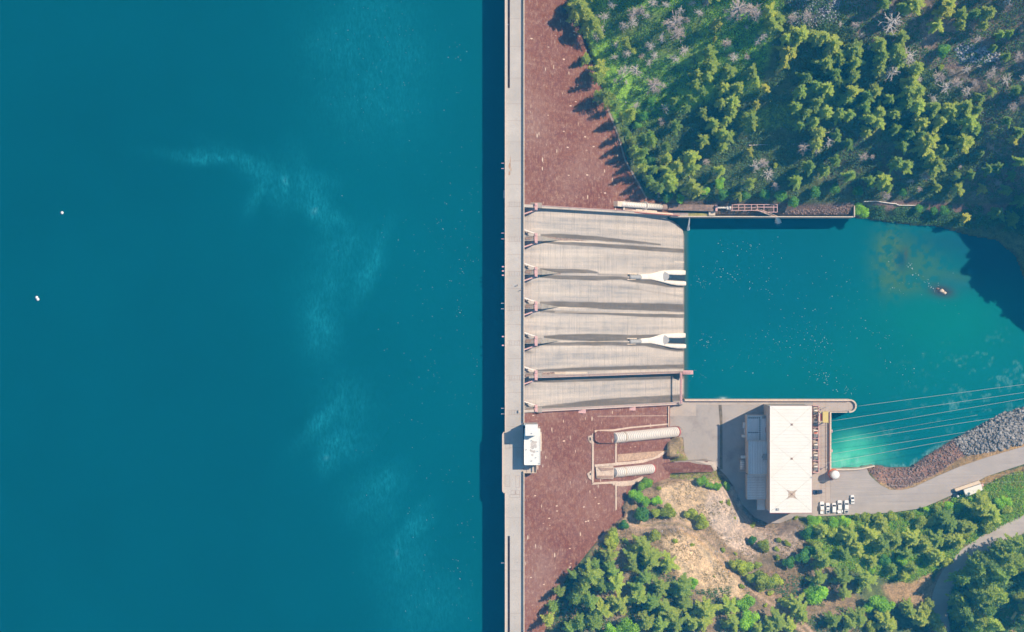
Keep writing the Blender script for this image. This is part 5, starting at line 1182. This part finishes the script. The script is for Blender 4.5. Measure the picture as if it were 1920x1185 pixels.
LM = [(1090,40,'beside the top of the red dam face'),(1135,165,'beside the long shadow on the red dam face'),(1200,60,'in the grassy clearing next to the dam'),(1220,140,'in the lower part of the grassy clearing'),
      (1300,60,'in the clearing toward the scree'),(1310,130,'at the east edge of the grassy clearing'),(1400,30,'just left of the upper scree'),(1460,90,'below the upper scree'),(1190,260,'in the deep shade beside the dam face'),
      (1300,230,'in the shaded gap of the hillside wood'),(1350,150,'in the narrow row at the head of the shaded gap'),(1370,210,'in the column of trees above the bank pipe trough'),(1275,330,'above the bank pipe'),(1350,300,'above the brown trough'),(1400,350,'above the pink steel frame'),(1430,190,'in the slim group left of the dense wood'),
      (1520,90,'at the upper west edge of the dense wood'),(1570,150,'in the middle of the dense wood'),(1530,220,'in the west of the dense wood'),(1530,330,'in the shade above the north bank wall'),(1620,200,'in the centre of the hillside wood'),(1660,100,'by the upper bend of the dirt road'),(1680,30,'at the top beyond the upper scree'),(1770,30,'at the top right above the dirt road'),(1860,40,'in the top right corner'),
      (1780,100,'by the pale rockfall'),(1720,150,'in the pinkish gap below the rockfall'),(1700,210,'at the east side of the hillside wood'),(1790,210,'in the round bright stand east of the wood'),(1750,280,'in the lower bright stand above the dirt track'),(1660,330,'above the white guard rail'),(1800,350,'above the shaded right end of the road'),(1870,240,'on the shaded slope at the right edge'),(1620,395,'at the end of the bank wall'),(1750,405,'on the water edge right of the guard rail'),(1850,420,'on the right end of the north shore'),
      (1205,925,'beside the foot of the south dam face'),(1250,960,'left of the tan knoll'),(1310,970,'between the tan knoll and the pale rock'),(1345,900,'beside the penstock ramp end'),(1180,1010,'at the upper end of the dirt track'),(1220,1040,'on the slope below the dirt track'),(1110,1090,'at the edge of the south dam face'),(1110,1160,'in the lower left corner of the south wood'),(1170,1120,'in the west of the south wood'),(1230,1100,'in the middle of the south wood'),(1280,1130,'beside the tan grass slope'),(1250,1170,'at the bottom of the south wood'),(1320,1160,'at the bottom below the tan slope'),
      (1360,1040,'on the dirt track bend'),(1400,1080,'where the dirt track meets the wood'),(1420,1020,'on the pale rock below the powerhouse'),(1450,1060,'in the thicket below the pale rock'),(1500,1040,'south of the powerhouse'),(1480,1110,'in the hollow south of the dirt track'),(1380,1160,'at the bottom left of the dirt track'),(1440,1165,'at the bottom right of the dirt track'),
      (1560,985,'along the edge of the parked cars'),(1620,1000,'along the south edge of the parking asphalt'),(1560,1060,'below the row of parked cars'),(1640,1040,'in the dense thicket below the asphalt'),(1700,1010,'west of the roadside shed'),(1700,1060,'above the tan triangle'),(1780,980,'below the roadside shed'),(1860,960,'between the two roads'),(1900,920,'on the verge right of the shed'),(1790,1030,'left of the lower road'),(1560,1110,'left of the bright green trees'),(1640,1120,'beside the tan triangle'),(1630,1170,'at the bottom edge below the tan triangle'),(1740,1170,'at the foot of the lower road'),
      (1840,1080,'in the inner bend of the lower road'),(1890,1050,'right of the lower road'),(1850,1150,'left of the yellow trailer'),(1910,1110,'above the yellow trailer')]
LMa = np.array([(a, b) for a, b, c in LM], float)
used = {}
placed = []; CONS = []
def put(kind, px, py, r):                          # r: visible crown radius in photo pixels
    rad = r*K*.95; s_ = rad/BASER[kind]; h_ = BASEH[kind]*(s_ if kind in 'BGNSDE' else (.45+.55*s_))
    if kind in 'CKYT':
        if py > 140 and px < 1330 and py < 385: h_ *= 2.4 if px < 1245 else 1.5
        elif py < 160 and px < 1180: h_ *= 1.45
        elif py > 300 and py < 400 and px < 1700: h_ *= 1.3
        elif px < 1130 and py > 1000: h_ *= 1.6
        elif px > 1745 and py > 985 and pdist(ROAD2, px, py) != 0 and px > np.interp(py, [985, 1043, 1115, 1190], [1920, 1812, 1762, 1762]): h_ *= 1.9
    p = W(px, py, 10)
    for _ in range(4): z = float(Hs(p.x, p.y))+h_*.55; p = W(px, py, z)
    gz = float(Hs(p.x, p.y))
    if gz < .2: gz = .2
    q = random.randrange(len(KINDS[kind])); nm, crown, trunk = KINDS[kind][q]
    key = (kind, q); li = int(np.argmin(((LMa-(px, py))**2).sum(1)))
    size = 'large' if rad > BASER[kind]*1.12 else ('small' if rad < BASER[kind]*.62 else 'medium')
    lab = f"{size} {COLW[kind]} {LM[li][2]}"; grp = {'conifer': 'conifers', 'broadleaf_tree': 'leafy trees', 'shrub': 'shrubs', 'bare_tree': 'bare trees'}[nm]+(' on the hillside north of the tailrace' if LMa[li][1] < 450 else (' in the wood south of the dam' if LMa[li][0] < 1480 else ' around the two roads'))
    o = bpy.data.objects.new(nm, None); C.objects.link(o); o.empty_display_size = 1
    tag(o, lab, CATW[nm], grp)
    if key not in PROTO:
        PROTO[key] = [obj('crown' if nm != 'shrub' else 'foliage', crown) if trunk is not None else obj('trunk', crown)]
        if trunk is not None: PROTO[key].append(obj('trunk' if nm != 'shrub' else 'stem', trunk))
        ch = PROTO[key]
    else:
        ch = [c.copy() for c in PROTO[key]]
        for c in ch: C.objects.link(c)
    for c in ch: c.parent = o
    o.location = (p.x, p.y, gz-.25); o.rotation_euler = (random.uniform(-.05, .05), random.uniform(-.05, .05), random.uniform(0, 6.28))
    o.scale = (s_*random.uniform(.93, 1.07), s_*random.uniform(.93, 1.07), h_/BASEH[kind])
    placed.append((px, py, r))
    if nm == 'conifer': CONS.append((r if 0 < px < 1920 and 0 < py < 1185 else r-100, o))
    return o
def batch(ox, oy, sc_, txt, f=1.0):
    for it in txt.split():
        k = it[0]; a = it[1:].split(',')
        put(k, ox+float(a[0])/sc_, oy+float(a[1])/sc_, float(a[2])/sc_*f)
# south side, west part
batch(930, 900, 3.2, """G895,30,50 G840,90,55 G900,125,35 G965,125,35 S980,50,25 B1035,195,55 B960,195,35 N860,215,60 B1175,190,50 B1235,245,55 N765,270,38
 B700,335,55 B690,380,45 S780,365,30 B950,330,45 S1080,365,28 S1178,388,20 S1360,415,26 S1440,445,18 S1535,275,28 S1435,228,12 S1395,135,24 S1355,130,18 G1380,35,30 G1330,40,30 G1280,30,28 G1240,10,36
 C880,400,80 C810,455,50 C930,480,80 C1040,500,58 C680,455,50 K670,515,45 C565,575,68 C530,630,50 C720,620,62 K640,640,50 C820,520,50 K890,590,50 C860,700,60 C740,740,62 C640,780,60 C590,850,60 K500,850,50 K450,900,50 K560,720,60 K480,700,52
 C990,640,70 C1110,640,78 G1170,615,42 K930,740,60 C1000,760,60 C1040,800,60 C1130,740,60 C900,860,60 C1260,770,88 C1250,860,70 C1180,860,60 C1080,860,60 K980,870,60 G780,880,70 G700,905,50 C1400,760,55 C1420,850,62 G1490,735,55 G1520,840,60 C1580,890,40
 N1540,370,35 B1610,400,45 S1690,360,28 S1745,380,28 S1680,410,28 S1690,470,28 N1755,490,48 N1835,455,55 N1890,420,50 B1480,510,62 B1430,500,45 B1570,510,30 B1600,600,74 B1530,590,40 B1680,610,45 S1640,680,30 S1720,725,40 C1800,750,60 C1840,810,62 G1890,660,55 C1690,850,70 C1760,880,50 C1640,880,50 N1870,310,45 G1890,240,40 S1615,755,20 S1470,635,25 K700,560,45 K590,500,36 K850,640,50 S1800,225,20 S1310,580,10 S775,100,12""")
# south side, east part
batch(1520, 930, 4.6475, """C100,290,74 G60,220,50 G200,230,60 G300,215,60 C330,340,90 B180,330,64 C400,460,74 K300,500,70 C110,560,120 B50,440,64 C520,330,92 C620,250,84 B700,190,60 B480,200,60 B560,180,60 B420,190,56 C640,420,84 C540,560,66 N660,560,64 G790,560,62 C760,380,84 C870,360,84 K850,500,70
 C880,640,62 C820,690,54 K700,640,58 C1000,420,84 C1100,380,84 C1110,530,84 B1180,560,62 B950,230,72 B870,170,60 B1050,210,56 K1160,200,90 K1230,240,80 C1190,380,56 C1280,400,84 C1330,250,74 C1400,270,64 B1330,330,64 C1480,100,125 C1580,170,94 G1640,60,64 G1700,40,60 B1720,120,54 B1560,290,60 B1500,30,60 G1300,110,54 G1200,95,60 B1100,110,52 G1010,115,42 G1400,60,56
 C280,700,84 C290,840,74 C490,730,115 G520,650,34 G60,860,105 C80,720,84 G590,930,105 G520,960,70 G680,960,60 C430,1060,90 K200,1080,84 C350,1100,90 C640,1100,90 C840,940,54 C870,1010,74 C1000,1010,64 C1040,940,54 C950,1080,104 C1080,1080,84 C1130,1120,64 C700,1130,64 B520,1150,60
 C1700,560,115 K1560,560,110 K1450,600,105 K1600,700,124 C1750,650,84 C1800,560,74 C1840,620,64 C1550,850,105 C1640,880,84 K1440,850,105 K1300,730,84 K1350,1000,105 C1480,1050,94 C1580,1120,94 B1820,880,64 K1700,460,94 C1800,420,74 K1620,500,84 B1840,970,44 K1270,900,74 K1440,1140,84 K1550,1000,84 K1380,700,80 K1480,720,90 K1260,1040,60
 Y1650,690,26 S1780,60,30 S1830,100,30 S1760,10,26 S960,120,30""")
# north hillside, west part
batch(1060, 0, 2.9636, """C90,50,78 C150,130,66 C200,380,52 C190,430,44 C230,540,50 C200,520,38 C40,20,40 C30,60,34
 D258,25,34 D215,90,40 D320,150,34 E380,80,40 D370,130,36 D490,20,36 E610,120,60 E630,190,45 D540,210,34 D480,255,36 D285,255,26 D270,320,26 D345,295,30 E425,310,20 D495,310,30 D470,350,28 D605,325,34 D660,275,36 D330,390,32 D395,390,44 D275,450,18 D340,460,18 D305,400,26 E680,115,20 D745,70,34 E960,50,66 E1030,60,60 D905,105,22 E895,245,32 D940,320,34 D1100,200,38 D1065,235,24 D1005,150,16 E1010,315,20 D640,60,32 D700,20,26 E780,15,28 D545,480,22 D395,590,30 D550,600,32 E530,680,28 E780,900,26 D1050,920,40 E1100,910,35 D1130,970,42 E1170,1035,28 E450,990,26 E520,1060,32 D170,200,30 D200,160,26 E420,60,30 D560,20,30 D450,90,26
 C340,235,34 B375,280,26 Y840,130,44 Y830,215,18 C800,290,54 C810,360,48 C790,410,42 C735,410,44 C720,460,38 E490,480,50 C910,400,44 C880,490,40 T950,480,40 C920,560,48 T870,570,38 C925,620,42 C900,660,42 C1040,400,48 C1050,440,38 Y1115,490,32 Y1060,580,30 C1030,650,48 C1040,690,34 C770,630,38 C830,690,48 C770,770,38 T870,740,40 C900,760,54 C880,810,42 K620,690,40 C690,870,54 C700,930,48 C620,930,62 C590,990,60 C570,950,50 C700,1040,52 C740,1060,42 G860,1020,34 C870,950,36 Y1025,840,28 C1025,1010,38 C965,1085,28 B1165,920,18 C1130,50,48 C1140,130,66 C1180,110,45 Y1240,290,54 C1230,210,44 C1280,190,44 C1220,350,30
 N470,900,40 N520,1010,36 N560,1090,40 G640,1100,30 G780,1060,30 N880,1080,40 N1000,1090,36 N400,700,30 N350,760,26 K430,760,36 N1100,1080,40 N1200,1080,44 K600,560,30 K680,600,34 K500,780,36 K560,820,34 K700,540,34 K760,500,34 N440,640,36 N480,560,32""")
# north hillside, east part
batch(1480, 0, 2.8205, """C75,180,60 C130,190,48 C190,190,46 C230,230,48 C200,330,58 C260,300,48 C340,260,58 C350,330,52 C350,400,48 C200,460,44 C265,430,32 C140,540,48 C90,590,42 C130,640,52 C160,700,48 T200,590,40 C150,760,42 C340,480,54 K300,520,44 C460,480,48 C480,580,48 T420,620,42 C480,640,38 C410,700,38 Y460,660,28 K320,600,44 C490,230,48 C490,290,48 C570,260,54 C590,310,46 C480,370,44
 C680,360,48 C650,430,48 C690,480,44 C680,550,48 C630,480,48 K620,540,44 C555,600,40 C700,650,54 C770,570,48 C790,640,58 C850,580,54 C940,570,60 C950,640,58 C920,740,58 C960,750,44 C740,750,62 C820,790,48 C770,870,62 C740,830,54 C700,780,50 K860,810,34 C590,200,44 C660,20,56 K600,40,42 Y820,60,58 C780,130,40 C850,20,42 C905,70,42 T900,130,32 K990,65,30 C1060,60,42 C1030,130,32 K1120,185,30 K1165,180,30 N820,270,46 S800,360,28 C500,960,52 K530,990,34 C780,985,32 C895,990,40 Y1025,1000,30 K885,930,28 C1090,670,22 Y1185,740,34 K1010,810,26 N355,1015,36 G380,1110,46 Y935,1155,34 C1070,480,30 C1010,520,32 K1000,580,28 K500,20,36 C10,260,42 K1100,880,34 K1180,930,34 K1220,850,40 K1150,1000,40 K1220,1060,46 K1100,1130,50 K1180,1150,44 N760,1110,30 N680,1100,28 N820,1110,34 K700,700,40 K400,560,40 K250,380,40 K60,480,44 K30,560,40 K90,400,44 K140,450,40 K420,500,40
 D540,120,64 D630,310,52 D540,380,44 E790,410,42 D830,460,42 E880,440,36 D940,480,34 D755,520,32 D685,420,26 E510,1035,28 D210,750,38 E75,780,42 D150,790,32 D940,365,30 D1005,350,14 D1150,420,36 D1240,410,24 E90,80,34 D380,185,18 D270,130,18 D1150,15,32 E390,830,28 E440,830,18 E720,930,32 E690,1000,18 E1100,970,24 E15,100,32 D640,960,22 E1060,400,30 E980,440,26 D1080,370,24 E1180,560,30 E1060,780,26 D900,880,18 E1210,300,30 D420,250,16 E860,380,18 D1000,210,24 E350,130,24
 K1150,300,30 K1080,250,26 K1200,480,34 K1150,640,34 K1060,900,36 K960,920,34 K1220,700,34 K250,850,40 K180,900,42 K100,880,42 K320,930,40 K40,960,44 K430,950,36 N240,1000,38 N130,1010,40 K560,860,44 K620,880,44 K600,760,44 K640,700,44 K560,680,40 K540,520,40 K270,600,44 K60,660,40 K250,720,40 K320,760,38 N20,1060,40 N600,1010,30 K980,680,40""")
batch(0, 0, 1, "K1158,196,11 K1170,222,12 K1176,246,12 T1186,262,11 K1190,284,13 K1198,300,12 T1207,316,12 K1216,332,13 K1224,346,12 K1236,352,12 T1182,214,11 K1210,280,12 K1228,318,12 T1100,110,12 K1222,250,12 T1250,300,12 K1262,352,12 T1050,1110,12 K1040,1135,12 T1028,1160,12 K1075,1080,11")
# a margin of trees just outside the picture
rm = random.Random(5)
for _ in range(26): put(rm.choice('CCK'), rm.uniform(1080, 1960), rm.uniform(-60, -14), rm.uniform(13, 19))
for _ in range(22): put(rm.choice('CCKB'), rm.uniform(1030, 1960), rm.uniform(1198, 1245), rm.uniform(13, 20))
for _ in range(26): put(rm.choice('CKK'), rm.uniform(1936, 2010), rm.choice([rm.uniform(0, 470), rm.uniform(420, 500), rm.uniform(1040, 1180)]), rm.uniform(13, 19))
for it in placed[-74:]: pass
for px, py, r in ((1948,452,15),(1962,462,17),(1978,474,16),(1990,488,18),(2005,500,16),(2020,512,17),(2035,522,18),(1955,440,16),(1972,450,18),(1990,464,17),(2010,480,18),(2030,496,17),(2048,540,17),(1935,446,13),(1940,425,15))+tuple((rm.uniform(2030,2150), rm.uniform(380,500), rm.uniform(14,20)) for _ in range(34)): put('K', px, py, r)  # unseen ridge trees, added to roughen the hill's shadow edge on the water
# past three hundred conifers the smallest and those outside the frame are gathered into one object
CONS.sort(key=lambda t: -t[0]); rest = CONS[295:]; VV = []; FF = []; LL = []; MI = []; MATS = [L_CON, L_DCON, L_YCON, M_BARK]; nv = 0
bpy.context.view_layer.update()
for _, o in rest:
    for c in list(o.children):
        me = c.data; n = len(me.vertices); a = np.empty(n*3, np.float32); me.vertices.foreach_get('co', a); a = a.reshape(-1, 3)
        Mx = np.array(c.matrix_world); a = a@Mx[:3, :3].T+Mx[:3, 3]; VV.append(a)
        fs = [tuple(i+nv for i in p.vertices) for p in me.polygons] if me.materials[0] == M_BARK else None
        if fs is None: k = n//4; FF.append(np.arange(k*4).reshape(k, 4)+nv)
        else:
            q = np.array([f_ if len(f_) == 4 else tuple(f_[:4]) for f_ in fs if len(f_) >= 4]); FF.append(q); k = len(q)
        at = me.attributes.get('leaf'); l_ = np.full(n, .5, np.float32)
        if at: at.data.foreach_get('value', l_)
        LL.append(l_); MI.append(np.full(k, MATS.index(me.materials[0]))); nv += n
    for c in list(o.children): bpy.data.objects.remove(c)
    bpy.data.objects.remove(o)
me = mkmesh('conifer_stand', np.concatenate(VV), np.concatenate(FF), MATS, False, {'leaf': np.concatenate(LL)})
me.polygons.foreach_set('material_index', np.concatenate(MI).astype(np.int32)); me.update()
tag(obj('conifer_stand', me), 'small background conifers filling in between the larger ones on the wooded slopes', 'conifers', kind='stuff')
# undergrowth: leafy ground cover nobody could count
def scatter(name, poly, n, mat, size, label, cat, hgt=.5, dens=None, per=4):
    pl = np.array(poly, float); lo = pl.min(0); hi = pl.max(0); a = rng.uniform(lo[0], hi[0], n*3); b = rng.uniform(lo[1], hi[1], n*3)
    ok = pdist(poly, a, b) < 0
    x, y = (a-960)*K*.97, (592.5-b)*K*.97
    for _ in range(3): z = Hs(x, y); f_ = K*(HC-z)/HC; x, y = (a-960)*f_, (592.5-b)*f_
    ok &= fbm(x, y, 7) > (dens if dens is not None else .4); ok &= z > .5
    ok &= pdist(yard_w, x, y) > .6; ok &= ldist(road2_w, x, y) > 4.6
    ok &= ldist([tuple(W(p, q, 30)[:2]) for p, q in TRACK], x, y) > 3
    fx, fy = toPX(x, y, z); ok &= fx > contact(fy)+1
    idx = np.where(ok)[0][:n]; c = np.stack([x[idx], y[idx], Hs(x[idx], y[idx])+.1], 1); k = len(c)
    c = np.repeat(c, per, 0)+rng.normal(0, 1, (k*per, 3))*np.array([size*1.3, size*1.3, hgt*.4])+np.array([0, 0, hgt*.5])
    N = len(c); nrm = rdir(N, rng)*.8+np.array([0, 0, 1]); u = np.cross(nrm, rdir(N, rng)); u /= np.linalg.norm(u, axis=1, keepdims=True); v_ = np.cross(nrm, u); v_ /= np.linalg.norm(v_, axis=1, keepdims=True)
    s_ = size*rng.uniform(.5, 1.2, (N, 1)); P, Fc = kites(c, u*s_, v_*s_*.6)
    A_ = np.repeat(np.clip(rng.normal(.5, .25, k), 0, 1), per*4)[:N*4]
    tag(obj(name, mkmesh(name, P, Fc, mat, False, {'leaf': A_})), label, cat, kind='stuff')
HILL = [(1075,-40),(1950,-40),(1950,372),(1215,372),(1150,200),(1110,90)]
scatter('undergrowth', HILL, 26000, L_UND, .42, 'deep green undergrowth beneath the hillside wood north of the tailrace', 'undergrowth', .8, .36)
scatter('meadow_growth', [(1075,-40),(1480,-40),(1440,150),(1300,200),(1230,240),(1160,230),(1110,90)], 9000, L_BRT, .28, 'vivid green low growth in the sunny clearing beside the dam', 'undergrowth', .4, .42)
scatter('shore_growth', [(1620,385),(1950,385),(1950,440),(1800,425),(1640,410)], 2500, L_UND, .4, 'shaded green growth along the north shore of the tailrace', 'undergrowth', .7, .45)
scatter('dry_brush', [(1150,990),(1240,900),(1350,870),(1500,980),(1560,1010),(1640,1185),(1010,1230),(1060,1090)], 5000, leaf('dry_brush_leaves', (.14, .11, .05), (.32, .25, .11), (.24, .26, .07)), .3, 'dry tan and olive brush on the slope south of the dam', 'brush', .4, .52)
scatter('green_brush', [(1150,1000),(1300,1110),(1500,1080),(1640,1185),(1010,1230),(1060,1090)], 6000, L_UND, .42, 'green brush under the trees of the south wood', 'undergrowth', .8, .42)
scatter('roadside_bushes', [(1530,972),(1640,968),(1720,958),(1800,930),(1900,890),(1950,880),(1950,955),(1850,1003),(1770,1060),(1700,1090),(1560,1060),(1500,1000)], 16000, L_BRT, .42, 'bright green bushes filling the strip between the two roads', 'bushes', 1.5, .30)
scatter('olive_bushes', [(1530,972),(1640,968),(1720,958),(1800,930),(1900,885),(1950,875),(1950,955),(1850,1003),(1770,1060),(1700,1090),(1560,1060),(1500,1000)], 9000, L_OLV, .42, 'olive bushes mixed into the strip between the two roads', 'bushes', 1.8, .36)
scatter('yellow_flowers', [(1840,925),(1900,895),(1930,890),(1930,930),(1870,950)], 500, leaf('yellow_flower_heads', (.55, .40, .04), (.75, .55, .06), (.7, .45, .05)), .22, 'orange-yellow flowering brush near the right edge between the roads', 'flowers', 1.8, .4, 3)
scatter('inner_bend_growth', [(1800,1060),(1950,980),(1950,1230),(1780,1230),(1775,1120)], 7000, L_UND, .45, 'dark green growth under the trees inside the lower road bend', 'undergrowth', .9, .3)
scatter('yard_edge_growth', [(1230,862),(1255,845),(1256,816),(1282,818),(1285,845),(1290,866),(1345,885),(1365,905),(1300,900),(1230,895)], 1400, L_OLV, .26, 'patchy weeds around the foot of the penstocks', 'weeds', .4, .46)
# ------------------------------------------------------------------ rocks
ICO = [(0,0,1),(.894,0,.447),(.276,.851,.447),(-.724,.526,.447),(-.724,-.526,.447),(.276,-.851,.447),(.724,.526,-.447),(-.276,.851,-.447),(-.894,0,-.447),(-.276,-.851,-.447),(.724,-.526,-.447),(0,0,-1)]
IF = [(0,1,2),(0,2,3),(0,3,4),(0,4,5),(0,5,1),(1,6,2),(2,7,3),(3,8,4),(4,9,5),(5,10,1),(6,7,2),(7,8,3),(8,9,4),(9,10,5),(10,6,1),(11,7,6),(11,8,7),(11,9,8),(11,10,9),(11,6,10)]
ICO = np.array(ICO); IF = np.array(IF)
def rocks(name, poly, n, mat, smin, smax, label, cat, ztest=-1.0, z0=6):
    pl = np.array(poly, float); lo = pl.min(0); hi = pl.max(0); a = rng.uniform(lo[0], hi[0], n*4); b = rng.uniform(lo[1], hi[1], n*4); ok = pdist(poly, a, b) < 0; a = a[ok][:n]; b = b[ok][:n]
    x, y = (a-960)*K, (592.5-b)*K
    for _ in range(3): z = Hs(x, y); f_ = K*(HC-z)/HC; x, y = (a-960)*f_, (592.5-b)*f_
    k = len(x); s_ = smin+(smax-smin)*rng.random(k)**2.2
    V_ = ICO[None]*s_[:, None, None]*rng.uniform(.6, 1.15, (k, 12, 1))*rng.uniform(.6, 1.2, (k, 1, 3))
    th = rng.uniform(0, 6.28, k); c_, s2 = np.cos(th)[:, None], np.sin(th)[:, None]; X_ = V_[..., 0]*c_-V_[..., 1]*s2; Y_ = V_[..., 0]*s2+V_[..., 1]*c_
    P = np.stack([X_+x[:, None], Y_+y[:, None], V_[..., 2]+(np.maximum(Hs(x, y), ztest)+s_*.3)[:, None]], -1).reshape(-1, 3)
    Fc = (IF[None]+np.arange(k)[:, None, None]*12).reshape(-1, 3)
    tag(obj(name, mkmesh(name, P, Fc, mat)), label, cat, kind='stuff')
rocks('riprap', [(1788,826),(1832,800),(1880,774),(1935,757),(1935,828),(1870,845),(1830,851),(1810,853)], 2600, M_ROCK, .28, 1.25, 'grey boulder riprap on the bank below the access road', 'riprap')
rocks('bank_rubble', [(1628,880),(1645,872),(1668,879),(1706,876),(1748,849),(1788,824),(1808,852),(1765,882),(1706,912),(1680,915),(1655,905)], 1500, M_ROCK2, .15, .8, 'reddish brown rubble on the eroded river bank', 'rubble')
rocks('upper_scree', [(1472,-20),(1580,-20),(1575,30),(1530,52),(1490,48)], 900, M_PALE, .2, .7, 'pale blue-grey scree near the top of the hillside', 'scree')
rocks('rockfall', [(1788,92),(1815,80),(1845,88),(1885,108),(1850,118),(1800,116)], 500, M_PALE, .25, 1.0, 'pale rockfall beside the upper dirt road', 'rockfall')
rocks('hill_stones', HILL, 900, M_PALE, .15, .5, 'small pale stones lying among the hillside trees', 'stones')
rocks('slope_stones', [(1240,900),(1350,880),(1500,980),(1540,1010),(1450,1060),(1400,1110),(1240,1000)], 900, M_PALE, .1, .45, 'small pale stones on the dry slope south of the dam', 'stones')
rocks('north_bank_rubble', [(1465,396),(1500,392),(1600,384),(1601,404),(1465,404)], 350, M_ROCK2, .2, .7, 'brown rubble behind the bank wall', 'rubble')
for i, (px, py, r_, lb) in enumerate(((1766,545,1.7,'largest pale rock breaking the surface in the tailrace'),(1771,549,1.1,'small pale rock just right of the largest rock in the tailrace'),(1758,541,.9,'small brown rock just left of the largest rock in the tailrace'))):
    p = W(px, py, 0); V_ = ICO*r_*rng.uniform(.6, 1.2, (12, 1))*np.array([1.1, .8, .5]); tag(obj('river_rock', mkmesh('river_rock', V_, IF, M_ROCK2 if i == 2 else M_CREAM), None, (p.x, p.y, .1)), lb, 'rock')
for i, (a, b, l_, rz, lb) in enumerate(((1188,240,9,.9,'thin bleached fallen log in the shade beside the dam'),(1425,272,11,.02,'straight pale fallen log in the shaded middle of the hillside'),(1590,213,10,-.5,'fallen log in the centre of the hillside wood'),(1560,248,8,.05,'short pale pair of fallen logs in the west of the dense wood'),(1525,1085,14,.55,'long dark fallen log in the hollow south of the powerhouse'),(1172,142,8,.7,'curved bleached log at the foot of the grassy clearing'))):
    p = W(a, b, 40); 
    for _ in range(3): p = W(a, b, float(Hs(p.x, p.y))+.4)
    d_ = Vector((math.cos(rz), math.sin(rz), 0))*l_/2; e0, e1 = p-d_, p+d_; e0.z = float(Hs(e0.x, e0.y))+.5; e1.z = float(Hs(e1.x, e1.y))+.5
    m = MB(); m.tube([e0, e0.lerp(e1, .5)+Vector((0, .2, .1)), e1], [.28, .2, .08], 6); tag(m.build('fallen_log', M_DEAD if i != 4 else M_BARK), lb, 'log', 'fallen logs')
# pale trodden ledge along the contact of dam and hillside
for nm_, pl, lb in (('ledge_strip', [(1140,205),(1152,235),(1162,265),(1172,300),(1186,325),(1198,345),(1212,372)], 'pale concrete ledge where the north dam face meets the hillside'),
                ('ledge_strip', [(1112,1048),(1100,1062),(1080,1083),(1062,1098),(1050,1112)], 'narrow pale ledge where the south dam face meets the wood')):
    m = MB(); P_ = [FP(a, b, .5) for a, b in pl]
    for p, q in zip(P_[:-1], P_[1:]): m.beam(p, q, .8, 1.5)
    tag(m.build(nm_, M_PIER), lb, 'ledge')
build_haze()
